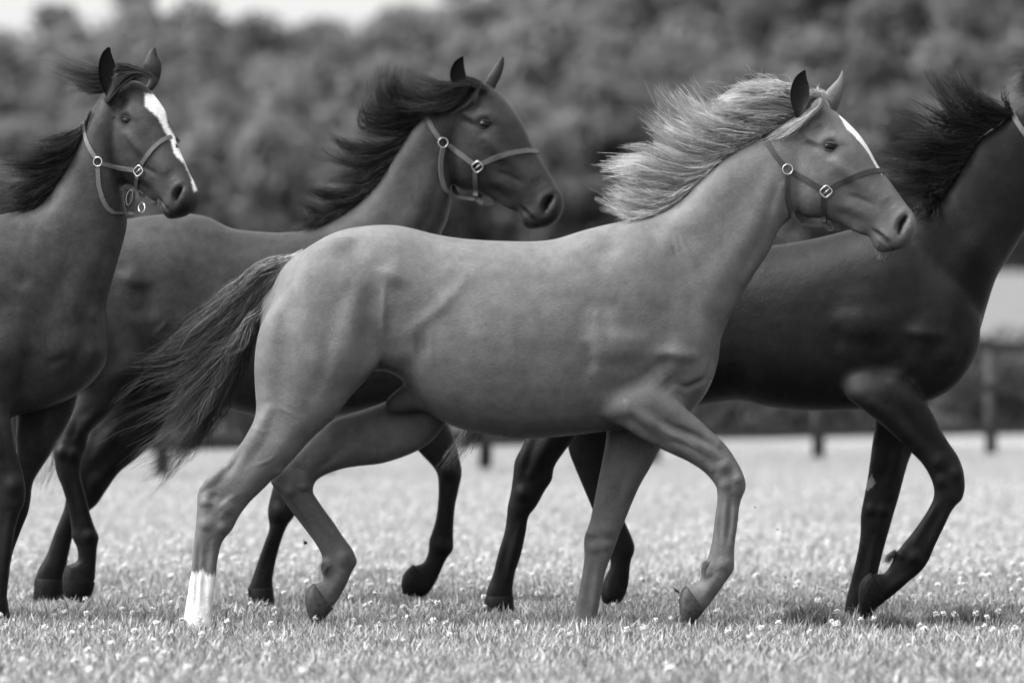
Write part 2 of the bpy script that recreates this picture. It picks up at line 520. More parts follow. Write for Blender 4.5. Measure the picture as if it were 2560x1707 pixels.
def crown_mesh(name, seed, w, h, base, nleaf, leaf, mat, lobes=9):
    r = np.random.default_rng(seed)
    cs = []
    for i in range(lobes):
        t = r.uniform(0.1, 0.95)
        a = r.uniform(0, 6.28); q = (w * 0.5) * math.sin(math.pi * min(0.92, 0.25 + 0.7 * t)) * r.uniform(0.2, 0.75)
        cs.append((q * math.cos(a), q * math.sin(a), base + h * t, r.uniform(0.18, 0.32) * w))
    cs.append((0, 0, base + h * .9, w * .25)); cs.append((0, 0, base + h * .5, w * .38))
    V = np.zeros((nleaf * 4, 3)); col = np.zeros(nleaf * 4)
    for i in range(nleaf):
        cx, cy, cz, cr = cs[r.integers(len(cs))]
        dv = r.normal(0, 1, 3); dv /= np.linalg.norm(dv)
        p = np.array([cx, cy, cz]) + dv * cr * (r.random() ** 0.35) * np.array([1, 1, 0.85])
        n = dv * 0.7 + r.normal(0, .6, 3) + np.array([0, 0, .3]); n /= np.linalg.norm(n)
        a = np.cross(n, r.normal(0, 1, 3)); a /= np.linalg.norm(a); b = np.cross(n, a)
        s = leaf * r.uniform(.5, 1.3)
        V[i * 4:i * 4 + 4] = [p - a * s, p - b * s * .6, p + a * s, p + b * s * .6]
        col[i * 4:i * 4 + 4] = r.uniform(0, 1)
    me = bpy.data.meshes.new(name)
    me.from_pydata(V.tolist(), [], np.arange(nleaf * 4).reshape(-1, 4).tolist())
    at = me.color_attributes.new('col', 'FLOAT_COLOR', 'POINT')
    c4 = np.ones((nleaf * 4, 4), np.float32); c4[:, :3] = col[:, None]
    at.data.foreach_set('color', c4.ravel()); me.materials.append(mat)
    return me

def trunk_mesh(name, seed, h, r0):
    r = np.random.default_rng(seed)
    b = Bag()
    V, Fc = tube_verts([(0, 0, -0.6), (r.uniform(-.1, .1), 0, h * .4), (r.uniform(-.2, .2), r.uniform(-.2, .2), h)], [r0, r0 * .7, r0 * .25], 7)
    b.add(V, Fc)
    for i in range(5):
        z = h * r.uniform(.35, .8); a = r.uniform(0, 6.28); L = h * r.uniform(.25, .4)
        V, Fc = tube_verts([(0, 0, z), (math.cos(a) * L * .5, math.sin(a) * L * .5, z + L * .4), (math.cos(a) * L, math.sin(a) * L, z + L * .9)], [r0 * .4, r0 * .25, r0 * .06], 5)
        b.add(V, Fc)
    me = bpy.data.meshes.new(name)
    me.from_pydata(b.verts().tolist(), [], b.f); me.materials.append(M_bark)
    return me

def build_trees():
    kinds = []
    for k in range(8):
        w = [7.4, 6.2, 8.4, 6.8, 7.8, 6.2, 8.8, 7.0][k]; h = [8.5, 9.5, 8.0, 9.0, 9.6, 8.2, 8.6, 10.0][k]
        dark = k in (1, 5)
        kinds.append((crown_mesh('crown', 100 + k, w, h, -0.6, 2300, 0.36, M_leaf_dark if dark else M_leaf, 15), trunk_mesh('trunk', 200 + k, h * .75, 0.24), dark))
    rows = [(293, 3.9), (300, 4.3), (311, 4.3), (323, 4.4), (335, 4.5), (347, 4.5), (359, 4.6), (371, 4.6), (384, 4.6)]
    place = {0: 'at the front edge of the wood', 1: 'in the front rank of the wood', 2: 'low on the wooded hillside', 3: 'partway up the wooded hillside',
             4: 'midway up the wooded hillside', 5: 'high on the wooded hillside', 6: 'just below the wooded ridge', 7: 'near the top of the wooded ridge', 8: 'on the wooded skyline'}
    for ri, (d, sp) in enumerate(rows):
        half = d * 1280 / F + 7
        n = int(2 * half / sp)
        xs_ = [-half + (i + .5) * 2 * half / n for i in range(n)] + [sg_ * (half + 3.5 + 7.4 * q_) for sg_ in (-1, 1) for q_ in range(4)]
        for x in xs_:
            x += random.uniform(-1.0, 1.0)
            y = d - DIST + random.uniform(-4, 4)
            kk = random.choice([0, 1, 2, 3, 4, 5, 6, 7]) if ri > 1 else random.choice([1, 5, 0, 3, 1, 5])
            cm, tm, dark = kinds[kk]
            s = random.uniform(0.92, 1.06)
            lab = ('dark bushy tree ' if dark else 'pale leafy tree ') + place[ri] + ', blurred'
            t = thing('tree', lab, 'tree', (x, y, float(ground_z(x, y))), ('dark' if dark else 'pale') + ' trees ' + place[ri])
            t.rotation_euler = (0, 0, random.uniform(0, 6.28)); t.scale = (s * random.uniform(.8, 1.4), s * random.uniform(.8, 1.3), s * random.uniform(.92, 1.06))
            for nm, me in (('crown', cm), ('trunk', tm)):
                c = bpy.data.objects.new(nm, me); C.objects.link(c); c.parent = t
    # low hedge bushes behind the fence
    hb = [(crown_mesh('foliage', 300 + q, 2.5, 1.35, -0.15, 3200, 0.06, M_hedge, 16), trunk_mesh('stem', 320 + q, 0.9, 0.05)) for q in range(4)]
    x = -13.0
    while x < 19.0:
        y = 71.5 - DIST + 1.2 * x + random.uniform(-.6, .6)
        cm, tm = random.choice(hb); s = random.uniform(.85, 1.1)
        t = thing('hedge_bush', 'low dark bush in the blurred hedge behind the rail fence', 'bush', (x, y, float(ground_z(x, y))), 'hedge bushes behind the fence')
        t.rotation_euler = (0, 0, random.uniform(0, 6.28)); t.scale = (s, s, s)
        for nm, me in (('foliage', cm), ('stem', tm)):
            c = bpy.data.objects.new(nm, me); C.objects.link(c); c.parent = t
        x += random.uniform(.75, 1.0)
build_trees()

# ------------------------------------------------------------------ horse building
def catmull(A, sub):
    A = np.asarray(A, float); n = len(A)
    out = []
    for i in range(n - 1):
        p0 = A[max(i - 1, 0)]; p1 = A[i]; p2 = A[i + 1]; p3 = A[min(i + 2, n - 1)]
        for s in range(sub):
            t = s / sub
            out.append(0.5 * ((2 * p1) + (-p0 + p2) * t + (2 * p0 - 5 * p1 + 4 * p2 - p3) * t * t + (-p0 + 3 * p1 - 3 * p2 + p3) * t ** 3))
    out.append(A[-1])
    return np.array(out)

def loft(secs, sub=5, ring=28, e=2.2, k=0.0, round_start=False):
    """secs rows: ua va ub vb hw yc ; one closed tapered tube through the outline pairs"""
    R = catmull(secs, sub)
    # rounded ends: shrink the first and last rings towards their middles
    def dome(row, nxt, f, g):
        q = row.copy(); m = (row[0:2] + row[2:4]) / 2; m2 = (nxt[0:2] + nxt[2:4]) / 2
        off = (m - m2); L = np.linalg.norm(off) + 1e-9; w_ = np.linalg.norm(row[0:2] - row[2:4])
        off = off / L * min(w_ * .22, 40) * g
        q[0:2] = m + (row[0:2] - m) * f + off; q[2:4] = m + (row[2:4] - m) * f + off; q[4] = row[4] * f
        return q
    R = np.vstack([dome(R[0], R[1], .35, 1.0), dome(R[0], R[1], .72, .75), dome(R[0], R[1], .92, .35), R]) if round_start else R
    th = np.arange(ring) * 2 * np.pi / ring
    ct, st = np.cos(th), np.sin(th)
    cc = np.sign(ct) * np.abs(ct) ** (2 / e); ss = np.sign(st) * np.abs(st) ** (2 / e)
    V = []
    for ua, va, ub, vb, hw, yc in R:
        a = np.array(P(ua, va, yc)); b = np.array(P(ub, vb, yc))
        c = (a + b) / 2; h = (a - b) / 2
        V.append(c + ss[:, None] * h + (cc * hw * (1 + k * ss))[:, None] * np.array([0, 1, 0]))
    V = np.array(V); n = len(V)
    verts = V.reshape(-1, 3)
    faces = []
    for i in range(n - 1):
        for j in range(ring):
            l = (j + 1) % ring
            faces.append([i * ring + j, i * ring + l, (i + 1) * ring + l, (i + 1) * ring + j])
    c0 = len(verts); verts = np.vstack([verts, V[0].mean(0), V[-1].mean(0)])
    for j in range(ring):
        l = (j + 1) % ring
        faces.append([c0, l, j]); faces.append([c0 + 1, (n - 1) * ring + j, (n - 1) * ring + l])
    t = np.concatenate([np.repeat(np.linspace(0, 1, n), ring), [0, 1]])
    return verts, faces, t

def secs(crop, yc, rows, dx=0, dy=0):
    out = []
    for r in rows:
        c = crop; q = r
        if isinstance(r[0], str): c = r[0]; q = r[1:]
        ua, va = src(c, q[0], q[1]); ub, vb = src(c, q[2], q[3])
        y = q[5] if len(q) > 5 else yc
        out.append((ua + dx, va + dy, ub + dx, vb + dy, q[4], y))
    return out

def shift(S_, dx, dy, dyc):
    """move traced sections (made at one depth) to another place in metres-preserving picture units"""
    return [(a + dx, b + dy, c + dx, d + dy, h, y + dyc) for a, b, c, d, h, y in S_]

# canonical head, in the light horse's picture coordinates (C5), profile towards the right
HEAD = [(1480, 395, 1335, 720, .062), (1565, 372, 1345, 900, .080), (1660, 412, 1392, 1060, .098), (1740, 480, 1480, 1130, .106), (1830, 572, 1590, 1138, .102),
        (1900, 672, 1690, 1172, .086), (1962, 785, 1770, 1212, .072), (2020, 866, 1840, 1245, .063), (2085, 957, 1898, 1262, .057),
        (2150, 1048, 1918, 1302, .055), (2195, 1105, 1945, 1345, .056), (2216, 1160, 1990, 1366, .053), (2212, 1225, 2060, 1356, .045), (2185, 1290, 2120, 1340, .022)]
P0 = np.array(PC('C5', 1530, 400, 0)); M0 = np.array(PC('C5', 2190, 1200, 0))

class HeadXf:
    """similarity that carries the canonical head to a horse: poll and muzzle from the photo, yaw towards the camera"""
    def __init__(s, poll, muzzle, dep, yaw, roll=0.0):
        s.o = np.array(P(*poll, dep)); m = np.array(P(*muzzle, dep))
        tx = (m[0] - s.o[0]) / math.cos(yaw); tz = m[2] - s.o[2]
        a, b = M0[0] - P0[0], M0[2] - P0[2]
        s.s = math.hypot(tx, tz) / math.hypot(a, b)
        phi = math.atan2(tz, tx) - math.atan2(b, a)
        cp, sp = math.cos(phi), math.sin(phi)
        R1 = np.array([[cp, 0, -sp], [0, 1, 0], [sp, 0, cp]])
        cy, sy = math.cos(-yaw), math.sin(-yaw)
        R2 = np.array([[cy, -sy, 0], [sy, cy, 0], [0, 0, 1]])
        s.R = R2 @ R1
    def fwd(s, co): return s.o + s.s * ((np.asarray(co) - P0) @ s.R.T)
    def inv(s, co): return P0 + ((np.asarray(co) - s.o) @ s.R) / s.s
    def dir(s, d): return np.asarray(d) @ s.R.T

def stroke(p, poly):
    """distance to a stroke and a factor that fades the stroke out towards its two ends"""
    poly = np.asarray(poly, float)
    if len(poly) == 1:
        return np.linalg.norm(p - poly[0], axis=1), np.ones(len(p))
    L = np.concatenate([[0], np.cumsum(np.linalg.norm(np.diff(poly, axis=0), axis=1))])
    best = np.full(len(p), 1e9); tt = np.zeros(len(p))
    for i, (a, b) in enumerate(zip(poly[:-1], poly[1:])):
        ab = b - a; t = np.clip(((p - a) @ ab) / (ab @ ab + 1e-9), 0, 1)
        d = np.linalg.norm(p - (a + t[:, None] * ab), axis=1)
        k = d < best; best[k] = d[k]; tt[k] = ((L[i] + t * (L[i + 1] - L[i])) / L[-1])[k]
    f = np.clip(np.minimum(tt, 1 - tt) / .38, 0, 1)
    return best, 0.12 + .88 * f * f * (3 - 2 * f)

def seg_dist(p, poly):
    poly = np.asarray(poly, float)
    if len(poly) == 1:
        return np.linalg.norm(p - poly[0], axis=1)
    best = np.full(len(p), 1e9)
    for a, b in zip(poly[:-1], poly[1:]):
        ab = b - a; L = ab @ ab + 1e-9
        t = np.clip(((p - a) @ ab) / L, 0, 1)
        best = np.minimum(best, np.linalg.norm(p - (a + t[:, None] * ab), axis=1))
    return best

def soft_in(p, poly, wpx):
    d = seg_dist(p, list(poly) + [poly[0]]); d = np.where(in_poly(p, poly), d, -d)
    return np.clip(d / wpx * .5 + .5, 0, 1)

def in_poly(p, poly):
    poly = np.asarray(poly, float); x, y = p[:, 0], p[:, 1]
    ins = np.zeros(len(p), bool); j = len(poly) - 1
    for i in range(len(poly)):
        xi, yi = poly[i]; xj, yj = poly[j]
        c = ((yi > y) != (yj > y)) & (x < (xj - xi) * (y - yi) / (yj - yi + 1e-12) + xi)
        ins ^= c; j = i
    return ins

def vnormals(co, quads):
    a, b, c, d = co[quads[:, 0]], co[quads[:, 1]], co[quads[:, 2]], co[quads[:, 3]]
    fn = np.cross(c - a, d - b)
    n = np.zeros_like(co)
    for k in range(4):
        for ax in range(3):
            n[:, ax] += np.bincount(quads[:, k], fn[:, ax], len(co))
    return n / (np.linalg.norm(n, axis=1)[:, None] + 1e-12)

def laplace(co, E, w, it, taubin=False):
    deg = np.bincount(E.ravel(), minlength=len(co)).astype(float) + 1e-9
    for i in range(it):
        s = np.zeros_like(co)
        for ax in range(3):
            s[:, ax] = np.bincount(E[:, 0], co[E[:, 1], ax], len(co)) + np.bincount(E[:, 1], co[E[:, 0], ax], len(co))
        f = 0.6 if (not taubin or i % 2 == 0) else -0.62
        co = co + (s / deg[:, None] - co) * (f * w)[:, None]
    return co

# head relief: (C5 polyline, sigma in C5 px, metres)
HEADB = [([(1350, 770), (1332, 900), (1365, 1030), (1430, 1105)], 20, -.010),
         ([(1560, 520), (1590, 570)], 30, -.010),
         ([(1430, 590), (1500, 600), (1570, 640), (1620, 660)], 15, .008), ([(1450, 640), (1520, 655), (1590, 690)], 16, -.008),
         ([(1560, 650), (1620, 610), (1680, 605), (1740, 650), (1750, 690)], 24, .008),
         ([(1655, 668)], 30, -.005),
         ([(1600, 740), (1690, 740)], 16, -.003),
         ([(1600, 730), (1690, 770), (1800, 880), (1900, 980)], 24, .010), ([(1640, 830), (1760, 930), (1850, 1010)], 34, -.006),
         ([(1740, 985), (1830, 1005), (1910, 1040), (1960, 1070)], 13, -.007), ([(1900, 900), (1980, 1000), (2060, 1090)], 24, .005),
         ([(1640, 1090), (1760, 1130), (1890, 1200)], 24, -.008), ([(1680, 1040), (1800, 1070), (1920, 1140)], 24, .006),
         ([(1760, 1190), (1880, 1245)], 9, .004),
         ([(2070, 1230), (2085, 1140), (2140, 1095), (2180, 1110)], 20, .005), ([(2160, 1110), (2182, 1190), (2150, 1260)], 16, .005),
         ([(2098, 1252), (2114, 1185), (2158, 1118)], 15, -.026),
         ([(2080, 1080), (2020, 1000)], 28, -.004),
         ([(1928, 1212), (1990, 1262), (2035, 1310), (2062, 1345)], 10, -.014),
         ([(1945, 1250), (2000, 1300), (2040, 1345)], 14, .004), ([(1960, 1215), (2050, 1290)], 15, .005),
         ([(1960, 1320), (2010, 1360)], 16, -.003)]

def hoof_mesh(S_, parent, mat):
    V, Fc, t = loft(S_, 4, 24, 2.3)
    make('hoof', V, Fc, mat, parent)

def ear_mesh(S_, cup, thick=0.020):
    R = catmull(S_, 4); ring = 20
    th = np.arange(ring) * 2 * np.pi / ring
    V = []; col = []
    for ua, va, ub, vb, hw, yc in R:
        a = np.array(P(ua, va, yc)); b = np.array(P(ub, vb, yc)); c = (a + b) / 2; h = (a - b) / 2
        wd = np.linalg.norm(h)
        st, ct = np.sin(th), np.cos(th)
        yy = np.where(ct > 0, ct * wd * .8, (-ct) * wd * .45 if cup else ct * wd * .55)
        V.append(c + st[:, None] * h + yy[:, None] * np.array([0, 1, 0]))
        col.append(np.where((ct < -0.25), 0.07 if cup else 1.0, 1.0))
    V = np.array(V); n = len(V); verts = V.reshape(-1, 3)
    faces = [[i * ring + j, i * ring + (j + 1) % ring, (i + 1) * ring + (j + 1) % ring, (i + 1) * ring + j] for i in range(n - 1) for j in range(ring)]
    faces.append(list(range(ring))[::-1]); faces.append([(n - 1) * ring + j for j in range(ring)])
    return verts, faces, np.array(col).ravel()

def build_body(root, parts, xf, ears, vox, mat, base, brushes=(), paint=None, head_dark=0.25, domes=()):
    """parts: list of (verts, faces, smooth_weight_array, colour_array, part_id)"""
    bag = Bag(); sw = []; cl = []; pid = []
    for v, f, w, c, i in parts:
        bag.add(v, f); sw.append(np.broadcast_to(w, (len(v),))); cl.append(np.broadcast_to(c, (len(v),))); pid.append(np.full(len(v), i))
    LV = bag.verts(); sw = np.concatenate(sw); cl = np.concatenate(cl); pid = np.concatenate(pid)
    me = bpy.data.meshes.new('tmp'); me.from_pydata(LV.tolist(), [], bag.f)
    ob = bpy.data.objects.new('tmp', me); C.objects.link(ob)
    md = ob.modifiers.new('r', 'REMESH'); md.mode = 'VOXEL'; md.voxel_size = vox; md.adaptivity = 0
    dg = bpy.context.evaluated_depsgraph_get()
    em = ob.evaluated_get(dg).to_mesh()
    n = len(em.vertices); co = np.empty(n * 3); em.vertices.foreach_get('co', co); co = co.reshape(-1, 3)
    nf = len(em.polygons); q = np.empty(nf * 4, dtype=np.int64); em.loops.foreach_get('vertex_index', q); q = q.reshape(-1, 4)
    ne = len(em.edges); E = np.empty(ne * 2, dtype=np.int64); em.edges.foreach_get('vertices', E); E = E.reshape(-1, 2)
    ob.evaluated_get(dg).to_mesh_clear()
    bpy.data.objects.remove(ob); bpy.data.meshes.remove(me)
    # nearest loft vertex hands over smoothing weight, colour, part
    sel = np.arange(len(LV))
    kd = KDTree(len(sel))
    for i in sel: kd.insert(LV[i], int(i))
    kd.balance()
    near = np.fromiter((kd.find(p)[1] for p in co), dtype=np.int64, count=n)
    w = sw[near]; c = cl[near].astype(float); part = pid[near]
    for _ in range(12):
        for arr in (0, 1):
            pass
        deg = np.bincount(E.ravel(), minlength=n) + 1e-9
        w = 0.5 * w + 0.5 * (np.bincount(E[:, 0], w[E[:, 1]], n) + np.bincount(E[:, 1], w[E[:, 0]], n)) / deg
        c = 0.5 * c + 0.5 * (np.bincount(E[:, 0], c[E[:, 1]], n) + np.bincount(E[:, 1], c[E[:, 0]], n)) / deg
    w = np.clip(w, 0, 1)
    fld = np.zeros(n); bd = part[E[:, 0]] != part[E[:, 1]]
    hd = (part[E[:, 0]] == 9) | (part[E[:, 1]] == 9)
    fld[E[bd & ~hd].ravel()] = 1.0
    fh = np.zeros(n); fh[E[bd & hd].ravel()] = 1.0
    deg = np.bincount(E.ravel(), minlength=n) + 1e-9
    for _ in range(int(9 * .006 / vox)):
        fld = np.maximum(fld, 0.92 * (np.bincount(E[:, 0], fld[E[:, 1]], n) + np.bincount(E[:, 1], fld[E[:, 0]], n)) / deg)
        fh = np.maximum(fh, 0.85 * (np.bincount(E[:, 0], fh[E[:, 1]], n) + np.bincount(E[:, 1], fh[E[:, 0]], n)) / deg)
    w = np.clip(np.maximum(w, np.maximum(fld * 1.1, fh * .6)), 0, 1)
    co = laplace(co, E, np.full(n, .8), 6, True)
    co = laplace(co, E, w, int(46 * (0.006 / vox) ** 2))
    col = base * c
    # head relief
    loc = xf.inv(co); hp = proj(np.column_stack([loc[:, 0], np.zeros(n), loc[:, 2]]))
    ox, oy, s = CROP['C5']; hp = (hp - [ox, oy]) * s
    hm = (part == 9) & (np.abs(loc[:, 1]) > 0.012)
    idx = np.where(hm)[0]
    nrm = vnormals(co, q)
    for poly, sg, amp in HEADB:
        d, fd = stroke(hp[idx], poly)
        sid = np.abs(nrm[idx] @ xf.dir([0, 1, 0]))
        co[idx] += nrm[idx] * (amp * xf.s * fd * np.exp(-(d / sg) ** 2 / 2) * np.clip(sid * 2, 0.2, 1))[:, None]
    # dark skin in nostril, lips, round the eye
    dn = seg_dist(hp[idx], [(2104, 1238), (2117, 1182), (2150, 1132)])
    col[idx] *= 1 - .94 * np.exp(-(dn / 16) ** 4)
    dn = seg_dist(hp[idx], [(1655, 668)])
    col[idx] *= 1 - .72 * np.exp(-(dn / 52) ** 4)
    dn = seg_dist(hp[idx], [(1928, 1212), (1990, 1262), (2062, 1345)])
    col[idx] *= 1 - .55 * np.exp(-(dn / 10) ** 2)
    dn = seg_dist(hp[idx], [(2150, 1300), (2010, 1360)])
    col[idx] *= 1 - head_dark * np.exp(-(dn / 75) ** 2)
    # body relief: domes first, the highest one wins
    uv = proj(co)
    hgt = np.zeros(n); hgb = np.zeros(n)
    nr0 = vnormals(co, q)
    for crop, poly, R, A in domes:
        pl = [src(crop, *p_) for p_ in poly]; Rp = R / CROP[crop][2]
        xs = [p_[0] for p_ in pl]; ys = [p_[1] for p_ in pl]
        cand = np.where((uv[:, 0] > min(xs) - Rp) & (uv[:, 0] < max(xs) + Rp) & (uv[:, 1] > min(ys) - Rp) & (uv[:, 1] < max(ys) + Rp) & (nr0[:, 1] < .05) & (part != 9))[0]
        if Rp >= 45: Rp *= 1.2
        d, fd = stroke(uv[cand], pl)
        d = np.clip(d / (Rp * (.55 + .45 * fd)), 0, 1)
        legs = Rp < 45
        val = A * (0.3 + .7 * fd) * (0.5 + 0.5 * np.cos(np.pi * d))
        if legs: hgt[cand] = np.maximum(hgt[cand], val * 1.35)
        else: hgb[cand] = np.maximum(hgb[cand], val * 1.1)
    for k_ in range(int(26 * (.006 / vox) ** 2)):
        hgb = .5 * hgb + .5 * (np.bincount(E[:, 0], hgb[E[:, 1]], n) + np.bincount(E[:, 1], hgb[E[:, 0]], n)) / deg
        if k_ < 3: hgt = .5 * hgt + .5 * (np.bincount(E[:, 0], hgt[E[:, 1]], n) + np.bincount(E[:, 1], hgt[E[:, 0]], n)) / deg
    hgt = hgt + hgb
    co = co + nr0 * (hgt * np.clip(-nr0[:, 1] * 1.8, 0, 1))[:, None]
    nrm = vnormals(co, q)
    for b in brushes:
        crop, poly, sg, amp = b[:4]
        pl = [src(crop, *p_) for p_ in poly]; sgs = sg * (1.4 if sg >= 20 else 1.0) / CROP[crop][2]
        xs = [p_[0] for p_ in pl]; ys = [p_[1] for p_ in pl]; r = 3.2 * sgs
        cand = np.where((uv[:, 0] > min(xs) - r) & (uv[:, 0] < max(xs) + r) & (uv[:, 1] > min(ys) - r) & (uv[:, 1] < max(ys) + r))[0]
        if len(b) > 4:
            cand = cand[np.isin(part[cand], b[4])]
        cand = cand[(nrm[cand, 1] < 0.1)]
        d, fd = stroke(uv[cand], pl)
        co[cand] += nrm[cand] * (amp * fd * np.exp(-(d / sgs) ** 2 / 2) * np.clip(-nrm[cand, 1] * 2, 0, 1))[:, None]
    co = laplace(co, E, np.clip(w, .1, .5), 3)
    nrm = vnormals(co, q)
    if paint is not None:
        col = paint(co, uv, hp, loc, nrm, part, col)
    # ears belong to the same mesh
    faces = q.tolist(); bv = BVHTree.FromPolygons([tuple(v) for v in co], q.tolist()); allv = [co]; allc = [col]; k = n
    for ev, ef, ec in list(ears) + lid_meshes(xf, bv):
        allv.append(ev); allc.append(base * ec * 0.9); faces += [[i + k for i in f] for f in ef]; k += len(ev)
    body = make('body', np.vstack(allv), faces, mat, root, np.concatenate(allc))
    return body, bv, co, uv

def eye_centre(xf, bv, sgn):
    l = np.array(PC('C5', 1655, 668, 0)); l[1] = sgn * 0.4
    d = xf.dir([0, -sgn, 0])
    hit, nr, i, ds = bv.ray_cast(Vector(xf.fwd(l)), Vector(d), 1.0)
    return None if hit is None else np.array(hit) + d * 0.0162 * xf.s

EYE_AX = np.array([1.42, .95, .88])
def add_eyes(root, xf, bv):
    for sgn in (-1, 1):
        c = eye_centre(xf, bv, sgn)
        if c is None: continue
        r = 0.0255 * xf.s
        V = []; Fc = []; nu, nv = 24, 14
        for a in range(nv + 1):
            for b in range(nu):
                ph = math.pi * a / nv; t = 2 * math.pi * b / nu
                v = np.array([math.sin(ph) * math.cos(t), math.cos(ph), math.sin(ph) * math.sin(t)])
                V.append(c + xf.dir(v * EYE_AX) * r)
        for a in range(nv):
            for b in range(nu):
                Fc.append([a * nu + b, a * nu + (b + 1) % nu, (a + 1) * nu + (b + 1) % nu, (a + 1) * nu + b])
        make('eye', V, Fc, M_eye, root)

def lid_meshes(xf, bv):
    """upper and lower eyelids hugging the eyeballs, joined to the body mesh"""
    out = []
    for sgn in (-1, 1):
        c = eye_centre(xf, bv, sgn)
        if c is None: continue
        r = 0.0255 * xf.s
        for up, z0, rad, cc in ((1, .60, .0056, .42), (-1, .62, .0038, .36)):
            path = []
            for t in np.linspace(-1.25, 1.25, 15):
                x = math.sin(t) * 1.05
                z = up * (z0 * math.cos(t * 1.05) + .06) - 0.22 * x
                y = math.sqrt(max(0.03, 1.08 - min(1.0, x * x * .9 + z * z)))
                path.append(c + xf.dir(np.array([x, sgn * y, z]) * EYE_AX) * r)
            rr = rad * xf.s * (0.45 + .55 * np.cos(np.linspace(-1.4, 1.4, 15)))
            V, Fc = tube_verts(path, rr, 8)
            out.append((V, Fc, np.full(len(V), cc)))
    return out

def strap_path(xf, bv, pts, sgn, lift=0.003, sub=6):
    """pts: C5 points, optional third value = fixed local depth; projected on to the head from its side"""
    A = catmull([(p[0], p[1], p[2] if len(p) > 2 else -9) for p in pts], 1)
    raw = []
    for i in range(len(pts) - 1):
        for s in range(sub):
            t = s / sub
            a, b = pts[i], pts[i + 1]
            fa = a[2] if len(a) > 2 else None; fb = b[2] if len(b) > 2 else None
            raw.append((a[0] + (b[0] - a[0]) * t, a[1] + (b[1] - a[1]) * t, (fa, fb, t)))
    raw.append((pts[-1][0], pts[-1][1], (pts[-1][2] if len(pts[-1]) > 2 else None, None, 0)))
    P3 = []; N3 = []
    for x, y, (fa, fb, t) in raw:
        l = np.array(PC('C5', x, y, 0))
        dep = None
        hit = None
        ll = l.copy(); ll[1] = sgn * 0.35
        hit, nr, i, ds = bv.ray_cast(Vector(xf.fwd(ll)), Vector(xf.dir([0, -sgn, 0])), 0.36 * xf.s)
        if fa is not None and fb is not None or (fa is not None and t == 0):
            dep = fa + ((fb if fb is not None else fa) - fa) * t
            l[1] = sgn * dep; p = xf.fwd(l); nn = xf.dir([0, sgn, 0])
            if hit is not None:
                hl = xf.inv(np.array(hit))
                if abs(hl[1]) > dep - 0.001 and hl[1] * sgn > 0:
                    p = np.array(hit); nn = np.array(nr)
        elif hit is not None:
            p = np.array(hit); nn = np.array(nr)
        else:
            continue
        P3.append(p + nn * lift); N3.append(nn)
    P3 = np.array(P3); N3 = np.array(N3)
    for _ in range(3):
        P3[1:-1] = .25 * P3[:-2] + .5 * P3[1:-1] + .25 * P3[2:]
        N3[1:-1] = .25 * N3[:-2] + .5 * N3[1:-1] + .25 * N3[2:]
    return P3, N3

def ribbon(P3, N3, width, thick):
    tan = np.gradient(P3, axis=0); tan /= np.linalg.norm(tan, axis=1)[:, None] + 1e-9
    w = np.cross(tan, N3); w /= np.linalg.norm(w, axis=1)[:, None] + 1e-9
    nn = np.cross(w, tan)
    h = width / 2
    V = np.stack([P3 - w * h - nn * thick / 2, P3 + w * h - nn * thick / 2, P3 + w * h * .96 + nn * thick / 2, P3 - w * h * .96 + nn * thick / 2], 1).reshape(-1, 3)
    Fc = []
    n = len(P3)
    for i in range(n - 1):
        for k in range(4):
            l = (k + 1) % 4
            Fc.append([i * 4 + k, i * 4 + l, (i + 1) * 4 + l, (i + 1) * 4 + k])
    Fc.append([3, 2, 1, 0]); Fc.append([(n - 1) * 4 + k for k in range(4)])
    return V, Fc

def screen_path(bv, crop, pts, Y, lift=0.003, sub=6):
    cam_o = np.array([0, -DIST, HC]); P3 = []; N3 = []
    for x, y in resample(pts, sub * (len(pts) - 1) + 1):
        q = np.array(PC(crop, x, y, Y)); d = q - cam_o; d /= np.linalg.norm(d)
        h, nr, i, ds = bv.ray_cast(Vector(cam_o), Vector(d), 100)
        if h is None or abs(h[1] - Y) > .3: h = q - np.array([0, .05, 0]); nr = (0, -1, 0)
        P3.append(np.array(h) + np.array(nr) * lift); N3.append(np.array(nr))
    P3 = np.array(P3); N3 = np.array(N3)
    for _ in range(4):
        P3[1:-1] = .25 * P3[:-2] + .5 * P3[1:-1] + .25 * P3[2:]; N3[1:-1] = .25 * N3[:-2] + .5 * N3[1:-1] + .25 * N3[2:]
    return P3, N3

